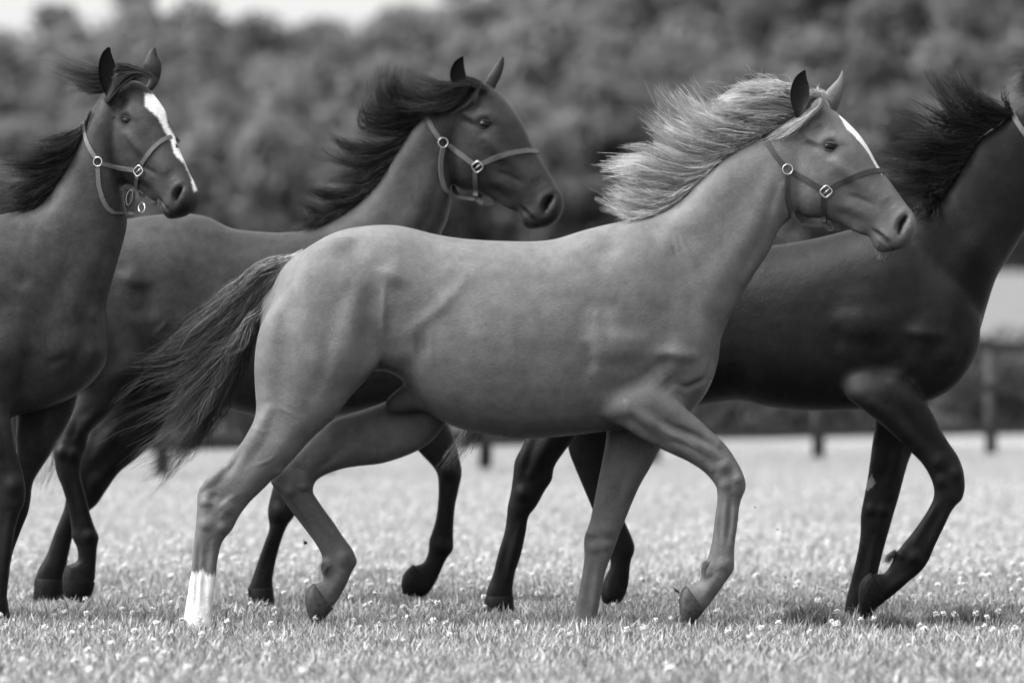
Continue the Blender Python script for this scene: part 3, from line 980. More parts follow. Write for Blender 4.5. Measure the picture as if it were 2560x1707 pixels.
def add_halter(root, xf, bv, mat, loop=False, wd=0.0205, trace=None):
    hal = bpy.data.objects.new('halter', None); C.objects.link(hal); hal.parent = root
    hal.location = Vector(xf.fwd(PC('C5', 1620, 960, 0))) - root.location
    hal.empty_display_size = 0.1
    W = wd * xf.s
    for sgn in (-1, 1):
        strips = [('crown_strap', [(1175, 505), (1190, 540), (1235, 640), (1295, 730), (1352, 798)], W),
                  ('cheek_strap', [(1400, 832), (1500, 888), (1592, 945)], W),
                  ('noseband', [(1650, 945), (1720, 905), (1800, 872), (1880, 842), (1950, 826), (1985, 828), (2008, 836, 0.0)], W),
                  ('throat_strap', [(1372, 850), (1366, 930), (1370, 1010), (1385, 1080, .05), (1410, 1140, .05), (1440, 1172, .045)], W),
                  ('chin_strap', [(1608, 1000), (1603, 1080), (1600, 1165, .04)], W),
                  ('jaw_strap', [(1428, 1176, .045), (1520, 1186, .035), (1600, 1188, .03)], W * .62),
                  ('curb_strap', [(1612, 1190, .03), (1660, 1212, .025), (1700, 1212, .012), (1722, 1196, 0.0)], W * .8)]
        for nm, pts, w_ in strips:
            if trace and sgn < 0:
                Pp, Nn = screen_path(bv, trace['crop'], trace[nm], trace['Y'])
            else:
                Pp, Nn = strap_path(xf, bv, pts, sgn)
            if len(Pp) < 3: continue
            V, Fc = ribbon(Pp, Nn, w_, 0.0045 * xf.s)
            make(nm, V, Fc, mat, hal, smooth=False)
        # cheek ring and buckle
        def hitp(x, y, dflt):
            if trace and sgn < 0:
                a_, b_ = screen_path(bv, trace['crop'], [trace['ring' if y < 900 else 'buckle']] * 2, trace['Y'], 0.0)
                return a_[0], b_[0]
            l = np.array(PC('C5', x, y, 0)); l[1] = sgn * .35
            h, nr, i, d = bv.ray_cast(Vector(xf.fwd(l)), Vector(xf.dir([0, -sgn, 0])), 0.36 * xf.s)
            if h is None:
                l[1] = sgn * dflt; return xf.fwd(l), xf.dir([0, sgn, 0])
            return np.array(h), np.array(nr)
        c, nn = hitp(1370, 815, .06)
        nn = 0.5 * nn + 0.5 * xf.dir([0, sgn, 0]); nn /= np.linalg.norm(nn)
        ax = xf.dir([1, 0, 0]); ax = ax - nn * (ax @ nn); ax /= np.linalg.norm(ax); az = np.cross(nn, ax)
        th = np.linspace(0, 2 * np.pi, 28, endpoint=False)
        r = 0.0195 * xf.s
        path = c + nn * 0.006 + r * (np.cos(th)[:, None] * ax + np.sin(th)[:, None] * az)
        V, Fc = tube_verts(path, 0.0026 * xf.s, 7, True); make('ring', V, Fc, M_metal, hal)
        c, nn = hitp(1625, 962, .08)
        ax = xf.dir([math.cos(.75), 0, math.sin(.75)]); ax = ax - nn * (ax @ nn); ax /= np.linalg.norm(ax); az = np.cross(nn, ax)
        sq = []
        for k in range(24):
            t = 2 * math.pi * k / 24
            ct, st = math.cos(t), math.sin(t)
            sq.append(c + nn * 0.007 + xf.s * (ax * .021 * np.sign(ct) * abs(ct) ** .55 + az * .019 * np.sign(st) * abs(st) ** .55))
        V, Fc = tube_verts(np.array(sq), 0.0030 * xf.s, 7, True)
        b = Bag(); b.add(V, Fc)
        V, Fc = tube_verts([c + nn * .007 - ax * .02 * xf.s, c + nn * .009, c + nn * .007 + ax * .02 * xf.s], 0.0022 * xf.s, 6); b.add(V, Fc)
        make('buckle', b.verts(), b.f, M_metal, hal)
    # ring under the chin
    c = xf.fwd(PC('C5', 1640, 1200, 0)) + xf.dir([0, -.03, 0]) if not loop else np.array(PC('H1', 868, 1272, .22)); th = np.linspace(0, 2 * np.pi, 24, endpoint=False)
    r = (0.017 if not loop else .026) * xf.s
    ax = xf.dir([.8, -.3, -.5]); ax /= np.linalg.norm(ax); az = xf.dir([.45, .1, .85]); az = az - ax * (ax @ az); az /= np.linalg.norm(az)
    path = c + r * (np.cos(th)[:, None] * ax + .75 * np.sin(th)[:, None] * az)
    V, Fc = tube_verts(path, 0.003 * xf.s, 7, True)
    make('chin_ring', V, Fc, M_metal if loop else M_strap, hal)
    if loop:      # slack loop of webbing hanging at the jaw
        c = np.array(PC('H1', 800, 1210, .16))
        th = np.linspace(0, 2 * np.pi, 26)
        ax = xf.dir([.55, 0.1, -.1]); az = xf.dir([.2, 0, 1.0])
        path = c + .030 * (np.cos(th)[:, None] * ax * .8 + np.sin(th)[:, None] * az)
        N3 = np.gradient(np.gradient(path, axis=0), axis=0); N3 /= -np.linalg.norm(N3, axis=1)[:, None]
        wv = np.cross(np.gradient(path, axis=0), N3)
        V, Fc = ribbon(path, N3, .02, .003); make('slack_loop', V, Fc, mat, hal, smooth=False)
    return hal

def resample(p, m):
    p = np.asarray(p, float)
    q = catmull(p, 8)
    L = np.concatenate([[0], np.cumsum(np.linalg.norm(np.diff(q, axis=0), axis=1))])
    t = np.linspace(0, L[-1], m)
    return np.stack([np.interp(t, L, q[:, k]) for k in range(q.shape[1])], 1)

def add_hair(name, parent, crop, guides, dep, n, width, c_root, c_tip, mat, m=11, clump=26, spread=0.03, frizz=0.010, tipdep=0.0, jit=0.35,
             seed=1, dx=0, dy=0, lenr=(0.62, 1.05), cvar=0.35, cpow=1.3, wave=0.0, tight=0.1):
    r = np.random.default_rng(seed)
    G = []
    for g in guides:
        q = resample(g, m)
        u = np.array([src(crop, x, y) for x, y in q[:, :2]])
        dd = np.linspace(0, 1, m)
        if isinstance(dep, tuple): d0 = dep
        G.append(np.array([P(a + dx, b + dy, dep + tipdep * s) for (a, b), s in zip(u, dd)]))
    G = np.array(G); ng = len(G)
    nc = max(2, n // clump)
    tc = r.uniform(0, ng - 1, nc)
    cid = r.integers(0, nc, n)
    t0 = np.clip(tc[cid] + r.normal(0, jit, n), 0, ng - 1.0001)
    s = np.linspace(0, 1, m)
    coff = r.normal(0, 1, (nc, 3)); cl_len = r.uniform(lenr[0], lenr[1], nc)
    lenf = np.clip(cl_len[cid] * r.uniform(.8, 1.1, n), .25, 1.15)
    ccol = r.uniform(1 - cvar, 1 + cvar, nc)
    cs = np.clip(r.uniform(.55, .95, nc) + tight, 0, .985)[cid]
    cf = (s[None, :] ** .9) * cs[:, None]
    tt = t0[:, None] * (1 - cf) + np.clip(tc[cid], 0, ng - 1.0001)[:, None] * cf
    i0 = np.floor(tt).astype(int); fr = (tt - i0)[:, :, None]
    si = s[None, :] * lenf[:, None] * (m - 1)
    j0 = np.clip(np.floor(si).astype(int), 0, m - 2); fj = (si - j0)[:, :, None]
    i1 = np.minimum(i0 + 1, ng - 1)
    A = (G[i0, j0] * (1 - fj) + G[i0, j0 + 1] * fj) * (1 - fr) + (G[i1, j0] * (1 - fj) + G[i1, j0 + 1] * fj) * fr
    # offsets
    A = A + (r.normal(0, 1, (n, 1, 3)) * np.array([.004, .013, .004]))
    A = A + coff[cid][:, None, :] * (spread * s[None, :, None] ** 1.2) * np.array([.55, 1.0, .55])
    ph = r.uniform(0, 6.28, (n, 1, 3)); fq = r.uniform(2.0, 5.5, (n, 1, 3))
    phc = r.uniform(0, 6.28, (nc, 1, 3))[cid]; fqc = r.uniform(3, 7, (nc, 1, 3))[cid]
    A = A + np.sin(ph + fq * s[None, :, None] * 1.6) * frizz * (s[None, :, None] ** 1.3) * r.uniform(.3, 1.4, (n, 1, 1))
    if wave:
        A = A + np.sin(phc + fqc * s[None, :, None] * 3) * wave * (s[None, :, None])
    stray = (r.random(n) < 0.05)
    A[stray] += np.cumsum(r.normal(0, 1, (stray.sum(), m, 3)), 1) * 0.006 * s[None, :, None]
    # triangular strands
    T = np.gradient(A, axis=1); T /= np.linalg.norm(T, axis=2)[:, :, None] + 1e-9
    up = r.normal(0, 1, (n, 1, 3))
    a = np.cross(T, up); a /= np.linalg.norm(a, axis=2)[:, :, None] + 1e-9
    b = np.cross(T, a)
    w = width * (1 - .75 * s[None, :, None] ** 1.5) * r.uniform(.6, 1.3, (n, 1, 1))
    V = np.stack([A + a * w * .5, A - a * w * .25 + b * w * .43, A - a * w * .25 - b * w * .43], 2)
    V = V.reshape(n * m * 3, 3)
    base = (np.arange(n) * m * 3)[:, None, None] + (np.arange(m - 1) * 3)[None, :, None]
    k = np.arange(3)[None, None, :]; l = (np.arange(3) + 1)[None, None, :] % 3
    Fc = np.stack([base + k, base + l, base + 3 + l, base + 3 + k], -1).reshape(-1, 4)
    cc = (c_root + (c_tip - c_root) * s[None, :] ** cpow) * (ccol[cid] * r.uniform(.8, 1.2, n))[:, None]
    col = np.repeat(cc.reshape(-1), 3)
    return make(name, V, Fc, mat, parent, col)

ROWS6 = lambda rows: rows
# ================================================================== traced outlines of the horses
# ---- light horse, profile, in the middle
C_TRUNK = secs('F', 0.0, [(622, 668, 600, 770, .05), (650, 612, 608, 860, .15), (700, 572, 640, 890, .205), (770, 533, 725, 875, .24), (840, 518, 805, 860, .255), (900, 516, 885, 852, .255), (945, 523, 935, 885, .25),
                          (990, 535, 982, 945, .25), (1060, 547, 1050, 983, .262), (1160, 553, 1160, 1006, .275), (1260, 551, 1270, 1005, .268), (1340, 528, 1370, 994, .245),
                          (1410, 511, 1450, 985, .22), (1480, 502, 1530, 968, .20), (1545, 540, 1580, 950, .185), (1600, 620, 1615, 915, .16), (1640, 690, 1640, 865, .11), (1655, 740, 1652, 820, .05)])
C_NECK = secs('S', 0.0, [(1530, 558, 1760, 960, .19), (1590, 548, 1795, 870, .172), (1640, 532, 1822, 800, .15), (1690, 507, 1850, 750, .13), (1744, 455, 1888, 684, .108),
                         (1787, 413, 1909, 652, .096), (1836, 379, 1930, 612, .088), (1902, 343, 1946, 576, .083), (1958, 302, 1986, 536, .080), (2014, 270, 2002, 475, .07)])
C_HN_T = secs('F', -.155, [(690, 600, 830, 560, .05), (635, 680, 870, 630, .085), (597, 752, 890, 712, .10), (584, 830, 885, 800, .106), (584, 895, 850, 862, .102), (587, 925, 812, 905, .095)])
C_HN_L = secs('E2', -.165, [(533, 85, 1000, 130, .08), (500, 185, 875, 245, .07), (430, 300, 765, 370, .06), (330, 410, 660, 470, .05), (215, 512, 560, 570, .044),
                            (180, 568, 500, 627, .041), (177, 660, 434, 715, .041), (168, 780, 396, 790, .040), (157, 870, 335, 866, .034), (150, 960, 308, 960, .029),
                            (137, 1070, 292, 1080, .028), (118, 1200, 277, 1200, .029), (100, 1310, 268, 1310, .033), (92, 1350, 268, 1350, .036), (86, 1405, 274, 1405, .038)])
C_HF = secs('E2', .15, [(1560, -330, 1760, 60, .09), (1520, -100, 1600, 270, .09), (1320, 10, 1350, 380, .085), (1150, 70, 1170, 406, .075), (1010, 120, 1060, 425, .06), (900, 210, 960, 462, .05),
                        (780, 340, 905, 500, .045), (690, 425, 890, 545, .042), (627, 495, 893, 572, .04), (672, 562, 912, 600, .038), (740, 658, 955, 665, .034), (800, 735, 1015, 745, .031),
                        (870, 830, 1072, 832, .029), (925, 915, 1126, 905, .031), (945, 975, 1152, 962, .034), (932, 1022, 1158, 1000, .035), (950, 1078, 1128, 1050, .032), (935, 1110, 1098, 1120, .031), (888, 1128, 1040, 1225, .036)])
C_HF_HOOF = secs('E2', .15, [(893, 1118, 1012, 1275, .040), (858, 1150, 990, 1302, .05), (838, 1205, 955, 1338, .054), (848, 1280, 925, 1360, .05), (870, 1340, 912, 1366, .03)])
C_FN = secs('E6', -.13, [(160, -250, 520, -240, .055, -.05), (165, -100, 590, -110, .075, -.07), (175, 30, 620, 0, .085, -.09), (187, 150, 620, 70, .088, -.108), (207, 285, 610, 165, .086, -.132), (300, 335, 655, 240, .070, -.135), (410, 400, 720, 300, .058),
                         (530, 470, 800, 372, .05), (690, 545, 880, 448, .044), (775, 605, 940, 538, .042), (825, 668, 976, 615, .043), (832, 706, 984, 680, .042), (830, 760, 957, 750, .034), (816, 860, 941, 860, .028),
                         (803, 960, 928, 960, .028), (780, 1050, 924, 1045, .031), (750, 1095, 923, 1105, .034), (745, 1140, 895, 1150, .032), (725, 1185, 850, 1215, .029), (668, 1200, 775, 1315, .036)])
C_FN_HOOF = secs('E6', -.13, [(668, 1192, 765, 1325, .038), (640, 1225, 740, 1358, .046), (630, 1290, 705, 1393, .05), (640, 1365, 675, 1420, .044), (650, 1410, 660, 1428, .02)])
C_FF = secs('E6', .13, [(200, 150, 560, 250, .07), (240, 330, 570, 400, .078), (243, 410, 530, 475, .066), (222, 530, 480, 570, .054), (200, 640, 432, 650, .049), (180, 745, 388, 745, .045), (158, 850, 345, 850, .041), (130, 930, 312, 930, .041),
                        (126, 980, 292, 990, .04), (128, 1040, 268, 1050, .035), (118, 1120, 242, 1120, .03), (100, 1220, 222, 1220, .029), (80, 1310, 206, 1310, .031), (62, 1375, 195, 1375, .034), (57, 1420, 198, 1420, .035)])
C_EARN = secs('C5', -.095, [(1474, 148, 1481, 150, 0), (1443, 166, 1485, 178, 0), (1410, 200, 1492, 213, 0), (1386, 255, 1503, 248, 0), (1378, 320, 1506, 308, 0), (1385, 370, 1500, 358, 0), (1400, 418, 1478, 408, 0), (1415, 470, 1455, 460, 0)])
C_EARF = secs('C5', .06, [(1724, 150, 1731, 152, 0), (1712, 180, 1741, 190, 0), (1690, 215, 1746, 232, 0), (1650, 255, 1738, 282, 0), (1616, 292, 1726, 322, 0), (1602, 325, 1712, 365, 0), (1615, 370, 1698, 400, 0), (1630, 420, 1680, 430, 0)])

# muscles as soft domes: where two meet they leave a crease. (crop, line, radius px, height m)
D_HIND = [('E1', [(1120, 260), (1420, 230)], 300, .012), ('E1', [(1060, 420), (1150, 780), (1060, 1060)], 185, .017), ('E1', [(900, 420), (830, 760), (840, 1060)], 125, .012),
          ('E1', [(1400, 380), (1370, 640), (1270, 880), (1190, 1060)], 150, .021), ('E1', [(1220, 1090)], 150, .010), ('E3', [(300, 380), (270, 450)], 120, .016)]
D_FLANK = [('E3', [(480, 330), (760, 260), (1200, 260)], 250, .006), ('E3', [(660, 800), (950, 750), (1250, 760)], 330, .010),
           ('E3', [(120, 1030), (270, 955), (370, 900)], 115, .016)]
D_SHOULDER = [('E4', [(420, 220), (470, 480), (560, 760)], 210, .012), ('E4', [(340, 760), (330, 1020)], 230, .026), ('E4', [(730, 900), (720, 990)], 150, .024),
              ('E4', [(1120, 260), (980, 520), (890, 840)], 150, .016), ('E4', [(860, 1080)], 120, .012)]
D_FORE_C = [('E4', [(560, 1170), (760, 1350), (960, 1490)], 100, .013), ('E4', [(430, 1290), (620, 1400), (820, 1510)], 75, .011), ('E4', [(370, 1370), (560, 1490)], 70, .008),
            ('E6', [(650, 380), (780, 470), (860, 530)], 55, .008), ('E6', [(560, 420), (700, 500), (800, 580)], 50, .008), ('E6', [(870, 560)], 55, .008), ('E6', [(935, 600), (955, 660)], 45, .008), ('E6', [(875, 660)], 45, .006),
            ('E6', [(842, 730), (830, 960)], 26, .005), ('E6', [(880, 730), (865, 960)], 20, .0035), ('E6', [(930, 740), (908, 980)], 34, .006), ('E6', [(885, 1070), (850, 1090)], 60, .008), ('E6', [(790, 1100), (775, 1150)], 36, .006), ('E6', [(830, 1150), (760, 1250)], 50, .006)]
D_LEGS_C = [('E2', [(800, 150), (580, 430), (450, 590)], 115, .011), ('E2', [(620, 60), (500, 260), (330, 450)], 90, .012), ('E2', [(370, 390), (205, 540)], 50, .012), ('E2', [(230, 590), (240, 660)], 60, .008), ('E2', [(400, 620), (340, 700)], 65, .009), ('E2', [(230, 760)], 60, .007), ('E2', [(340, 780)], 50, .006),
            ('E2', [(175, 860), (145, 1300)], 26, .006), ('E2', [(215, 880), (185, 1300)], 22, .004), ('E2', [(280, 870), (250, 1300)], 42, .007),
            ('E2', [(1350, 180)], 220, .010), ('E2', [(1100, 180), (880, 400)], 95, .011), ('E2', [(1150, 300), (960, 420)], 80, .010), ('E2', [(690, 455)], 60, .009), ('E2', [(830, 500), (840, 560)], 60, .009), ('E2', [(750, 560)], 50, .007),
            ('E2', [(700, 600), (820, 780), (920, 920)], 36, .006), ('E2', [(860, 590), (960, 750), (1070, 900)], 55, .007), ('E2', [(1080, 960)], 70, .009), ('E2', [(970, 1000)], 48, .008), ('E2', [(1060, 1060), (1000, 1180)], 60, .007),
            ('E6', [(310, 500), (270, 700)], 80, .007), ('E6', [(420, 530), (340, 740)], 65, .008), ('E6', [(170, 900), (165, 940)], 50, .008), ('E6', [(250, 900)], 60, .009), ('E6', [(185, 990)], 50, .007), ('E6', [(240, 980)], 45, .006),
            ('E6', [(150, 1080), (95, 1360)], 30, .005), ('E6', [(205, 1080), (165, 1360)], 32, .006)]
D_NECK_C = [('C5', [(1120, 640), (820, 980), (560, 1280)], 180, .009), ('C5', [(1270, 860), (1130, 1220), (950, 1500)], 130, .013), ('C5', [(1330, 930), (1240, 1300), (1060, 1560)], 80, .010)]
C_DOMES = D_HIND + D_FLANK + D_SHOULDER + D_FORE_C + D_LEGS_C + D_NECK_C

def move(L, dx, dy):
    """the same muscles on another horse"""
    return [('S', [(src(c, *p)[0] + dx, src(c, *p)[1] + dy) for p in poly], R / CROP[c][2], A) for c, poly, R, A in L]

ELBOW = [('E4', [(150, 850), (175, 960), (198, 1080)], 20, -.010), ('E4', [(225, 1020)], 60, .004)]
C_BR = [('E3', [(175, 440), (155, 600), (150, 760), (130, 900)], 36, -.015), ('E3', [(255, 400), (243, 560), (238, 720), (250, 880)], 13, .004), ('E3', [(310, 880), (385, 785), (470, 700), (600, 600), (720, 470), (860, 330)], 22, .0065), ('E3', [(290, 600), (280, 700), (262, 840)], 22, -.006), ('E3', [(420, 860), (540, 850)], 40, -.008), *ELBOW,
        ('E4', [(640, 230), (720, 380), (830, 560)], 26, -.006), ('E4', [(650, 200), (690, 340), (770, 450)], 7, .0022), ('E4', [(690, 180), (730, 320), (810, 440)], 7, .0022), ('E4', [(725, 170), (765, 290), (850, 430)], 7, .0022),
        ('E4', [(640, 1090), (700, 1170)], 26, -.010), ('E4', [(340, 1195), (480, 1120), (600, 1015), (730, 940)], 20, -.011), ('E4', [(935, 950), (885, 1090), (780, 1150), (680, 1120)], 14, -.011), ('E4', [(955, 930), (945, 1100)], 7, -.004), ('E4', [(390, 1220), (430, 1280)], 14, .006), ('E4', [(180, 430), (300, 290), (350, 140)], 36, -.007), ('E4', [(210, 620), (225, 760), (215, 900)], 24, .006), ('E1', [(875, 1050), (930, 1130), (1000, 1160), (1075, 1215)], 7, .0022), ('E1', [(765, 1485), (860, 1445), (920, 1400)], 7, .0025), ('E1', [(740, 1260), (790, 1255), (830, 1275), (900, 1260)], 7, .002),
        ('E4', [(560, 1320), (690, 1390), (820, 1440), (970, 1535)], 13, -.009), ('E4', [(610, 1400), (760, 1470), (900, 1560)], 10, .004), ('E2', [(490, 270), (400, 400), (310, 500)], 18, -.012), ('E2', [(290, 690), (370, 610), (440, 570)], 12, .005), ('E2', [(255, 640), (300, 560)], 18, -.006), ('E2', [(820, 400), (770, 450)], 22, -.010), ('E2', [(740, 600), (860, 790), (930, 900)], 9, -.005), ('E6', [(905, 720), (900, 860), (885, 980)], 8, -.005), ('E6', [(850, 700), (840, 960)], 8, -.004),
        ('E3', [(800, 450), (760, 700), (740, 900)], 30, -.0016), ('E3', [(900, 440), (870, 700), (850, 900)], 30, -.0016), ('E3', [(1000, 430), (980, 700), (960, 920)], 30, -.0016), ('E3', [(1100, 430), (1090, 700), (1070, 920)], 30, -.0016)]

def into(leg, hoof):
    a, b = hoof[0], hoof[1]
    m = [(p + q) / 2 for p, q in zip(a, b)]
    cx, cy = (m[0] + m[2]) / 2, (m[1] + m[3]) / 2
    f = .84
    return list(leg) + [(cx + (m[0] - cx) * f, cy + (m[1] - cy) * f, cx + (m[2] - cx) * f, cy + (m[3] - cy) * f, m[4] * f, m[5])]

def part(S_, w, c, i, e=2.2, k=0.0, sub=5):
    V, Fc, t = loft(S_, sub, 28, e, k, True)
    cc = np.interp(t, np.linspace(0, 1, len(c)), c) if hasattr(c, '__len__') else c
    ww = np.interp(t, np.linspace(0, 1, len(w)), w) if hasattr(w, '__len__') else w
    return V, Fc, ww, cc, i

def head_part(xf, c=1.0):
    V, Fc, t = loft(secs('C5', 0, HEAD), 5, 32, 2.25, 0.10)
    # the canonical loft was placed by pixel at depth 0; carry it to this horse
    return xf.fwd(V), Fc, 0.10, c, 9

def light_horse():
    root = thing('horse', 'pale chestnut horse with a flaxen mane trotting across the middle, one white hind sock', 'horse', (0.1, 0, 0))
    mat = coat_mat('chestnut_coat', 0.48, 0.13, 0.2, 0.0)
    base = 0.128
    yaw = math.radians(7)
    xf = HeadXf(src('C5', 1530, 400), src('C5', 2190, 1200), 0.0, yaw)
    sheath = secs('F', 0.0, [(886, 915, 890, 948, .02), (915, 890, 918, 950, .04), (950, 875, 955, 944, .06), (985, 890, 988, 949, .075), (1030, 900, 1032, 968, .085)])
    parts = [part(C_TRUNK, 1.0, 1.0, 1, 2.35), part(sheath, .8, [.3, .35, .5, .9, 1], 7), part(C_NECK, [.9, .8, .5, .3], 1.0, 2), head_part(xf),  # sheath: dark skin, with the shadow under the belly put into its tone
             part(C_HN_T + C_HN_L, [1, 1, .8, .3, .1, .1, .1, .1], [1, 1, 1, .95, .9, .85, .85, .85], 3),
             part(into(C_HF, C_HF_HOOF), [.8, .5, .2, .1, .1, .1], [1, .95, .75, .7, .8, .9], 4), part(into(C_FN, C_FN_HOOF), [1, .8, .4, .15, .1, .1, .1], [1, 1, 1, .95, 1, 1.15, 1.0], 5),
             part(C_FF, [.6, .3, .1, .1, .1], [1, .9, .9, .95, 1.05], 6)]
    ears = [ear_mesh(C_EARN, True), ear_mesh(C_EARF, False)]
    r = np.random.default_rng(5)
    def paint(co, uv, hp, loc, nrm, part_, col):
        # white sock with a ragged top
        e2 = (uv - [420, 1000]) * 2.45
        rag = 1060 + 14 * np.sin(e2[:, 0] * .045 + 2) + 7 * np.sin(e2[:, 0] * .11) + 8 * np.sin(e2[:, 0] * .31 + 1) + 5 * np.sin(e2[:, 0] * .7)
        k = part_ == 3
        f = np.clip((e2[:, 1] - rag) / 26 + .5, 0, 1) * (uv[:, 1] > 1400)
        st = .76 + .05 * np.sin(e2[:, 0] * .16 + .02 * e2[:, 1]) * np.sin(e2[:, 1] * .035)
        col[k] = (col * (1 - f) + st * f)[k]
        # narrow blaze
        hx = hp; hm = part_ == 9
        wdt = np.interp(hx[:, 0], [1700, 1760, 1830, 1900, 1960, 2030, 2150], [.004, .036, .032, .018, .011, .008, .003])
        ytop = np.interp(hx[:, 0], [1560, 1660, 1740, 1830, 1900, 1962, 2020, 2085, 2150], [372, 412, 480, 572, 672, 785, 866, 957, 1048])
        k = hm & (hx[:, 0] > 1705) & (hx[:, 0] < 1990) & (hx[:, 1] < ytop + 55) & (np.abs(loc[:, 1] + .024) < wdt)
        col[k] = 0.8
        return col
    body, bv, co, uv = build_body(root, parts, xf, ears, 0.0050, mat, base, C_BR, paint, 0.15, C_DOMES)
    add_eyes(root, xf, bv)
    add_halter(root, xf, bv, M_strap)
    hoof_mesh(C_HF_HOOF, root, M_hoof_pale); hoof_mesh(C_FN_HOOF, root, M_hoof_pale)
    hoof_mesh(secs('E2', -.165, [(95, 1385, 268, 1385, .035), (82, 1410, 284, 1410, .045), (66, 1455, 300, 1455, .06)]), root, M_hoof_pale)
    hoof_mesh(secs('E6', .13, [(64, 1405, 193, 1405, .033), (54, 1425, 206, 1425, .044), (40, 1470, 220, 1470, .058)]), root, M_hoof_pale)
    hm = hair_mat('flaxen_hair', 0.45, 0.22)
    G = [[(1560, 350), (1450, 285), (1250, 262), (1050, 275), (900, 370)], [(1500, 375), (1320, 300), (1150, 280), (1000, 285), (930, 330)], [(1430, 420), (1250, 360), (1100, 370), (980, 350), (870, 350)],
         [(1380, 440), (1200, 430), (1000, 420), (850, 400), (820, 330)], [(1300, 500), (1100, 480), (900, 450), (760, 380), (700, 290)], [(1220, 560), (1000, 540), (820, 480), (700, 400), (615, 260)],
         [(1180, 585), (980, 590), (800, 560), (640, 460), (545, 320)], [(1100, 620), (900, 640), (720, 600), (560, 500), (430, 400)], [(1020, 670), (850, 700), (680, 660), (520, 570), (400, 480)],
         [(960, 700), (800, 760), (620, 720), (440, 640), (280, 590)], [(900, 760), (740, 820), (560, 780), (380, 720), (190, 730)], [(850, 815), (700, 880), (520, 850), (350, 800), (150, 800)],
         [(790, 880), (650, 950), (480, 930), (300, 870), (150, 860)], [(740, 925), (600, 1000), (450, 990), (280, 950), (145, 930)], [(680, 975), (560, 1050), (420, 1060), (260, 1040), (105, 980)],
         [(600, 1045), (500, 1085), (380, 1100), (250, 1090), (120, 1000)], [(500, 1105), (400, 1120), (320, 1125), (230, 1110), (160, 1080)], [(440, 1130), (380, 1138), (300, 1142), (220, 1150), (120, 1165)]]
    add_hair('mane', root, 'C5', G, -.012, 4200, .0020, .40, .72, hm, m=12, clump=34, spread=.032, frizz=.011, tipdep=-.02, seed=2, cvar=.4, tight=.25, lenr=(.42, 1.0), wave=.007)
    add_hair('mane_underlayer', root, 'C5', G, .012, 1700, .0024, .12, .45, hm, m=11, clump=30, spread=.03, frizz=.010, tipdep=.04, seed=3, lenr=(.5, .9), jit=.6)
    FG = [[(1590, 340), (1590, 400), (1490, 490), (1380, 560), (1250, 640)], [(1570, 350), (1560, 410), (1460, 500), (1350, 570), (1260, 620)], [(1550, 360), (1520, 410), (1430, 480), (1330, 540), (1230, 590)]]
    add_hair('forelock', root, 'C5', FG, -.085, 330, .0019, .30, .48, hm, m=12, clump=22, spread=.022, frizz=.008, seed=4, jit=.5, cvar=.5, lenr=(.5, 1.05), tight=.2)
    GW = [[(1500, 340), (1400, 265), (1200, 225), (1040, 205)], [(1450, 340), (1330, 280), (1180, 250), (1090, 180)], [(1400, 370), (1200, 300), (1050, 300), (930, 260)], [(1250, 470), (1000, 420), (900, 380), (800, 300)],
          [(1180, 540), (930, 490), (790, 420), (690, 280)], [(1080, 600), (800, 540), (640, 460), (530, 300)], [(960, 690), (700, 650), (540, 590), (380, 470)]]
    add_hair('mane', root, 'C5', GW, -.03, 420, .0018, .45, .75, hm, m=12, clump=9, spread=.05, frizz=.02, seed=5, cvar=.4, jit=.6, wave=.008, lenr=(.6, 1.1))
    FT = [[(1530, 300), (1580, 310), (1620, 350), (1650, 390)], [(1520, 280), (1560, 300), (1600, 330), (1610, 380)], [(1480, 330), (1540, 330), (1580, 360), (1600, 390)], [(1560, 330), (1590, 280), (1600, 240)]]
    add_hair('forelock', root, 'C5', FT, -.03, 260, .0018, .34, .5, hm, m=9, clump=12, spread=.02, frizz=.01, seed=8, jit=.6)
    T = [[(1050, 190), (850, 220), (700, 300), (550, 450), (420, 640), (300, 700), (170, 715)], [(1035, 200), (850, 290), (650, 440), (480, 600), (250, 760), (110, 800)], [(1010, 230), (830, 370), (650, 600), (400, 780), (200, 880), (40, 930)],
         [(980, 270), (800, 450), (620, 680), (350, 900), (150, 950), (-20, 1030)], [(950, 320), (780, 520), (580, 760), (300, 1000), (100, 1060), (-20, 1100)], [(920, 360), (740, 620), (520, 860), (280, 1080), (100, 1150), (-20, 1200)],
         [(890, 410), (720, 700), (520, 920), (300, 1150), (120, 1260), (10, 1330)], [(870, 440), (700, 760), (540, 950), (360, 1150), (180, 1310), (30, 1380)], [(850, 470), (690, 790), (530, 1060), (400, 1250), (250, 1400), (90, 1490)],
         [(840, 500), (690, 800), (540, 1080), (430, 1290), (290, 1440), (170, 1570)], [(840, 500), (720, 740), (600, 980), (480, 1200), (380, 1370), (260, 1500)]]
    add_hair('tail', root, 'E1', T, 0.0, 2300, .0027, .44, .008, hm, m=18, clump=17, spread=.055, frizz=.016, seed=6, cvar=.6, cpow=.4, lenr=(.4, 1.03), wave=.017, tight=.3)
    for cr, dep_, E_ in (('E2', .12, [[(960, 990), (940, 1010), (932, 1035), (940, 1062)], [(985, 1010), (960, 1030), (945, 1050), (950, 1085)], [(1000, 1000), (975, 1020), (962, 1045), (958, 1075)]]),
                         ('E6', -.15, [[(775, 1060), (755, 1085), (745, 1110), (748, 1140)], [(785, 1080), (765, 1105), (755, 1130), (752, 1160)], [(790, 1060), (770, 1080), (760, 1100), (758, 1130)]])):
        add_hair('fetlock_hair', root, cr, E_, dep_, 70, .0016, .14, .10, hm, m=7, clump=14, spread=.008, frizz=.004, seed=10, jit=.6)
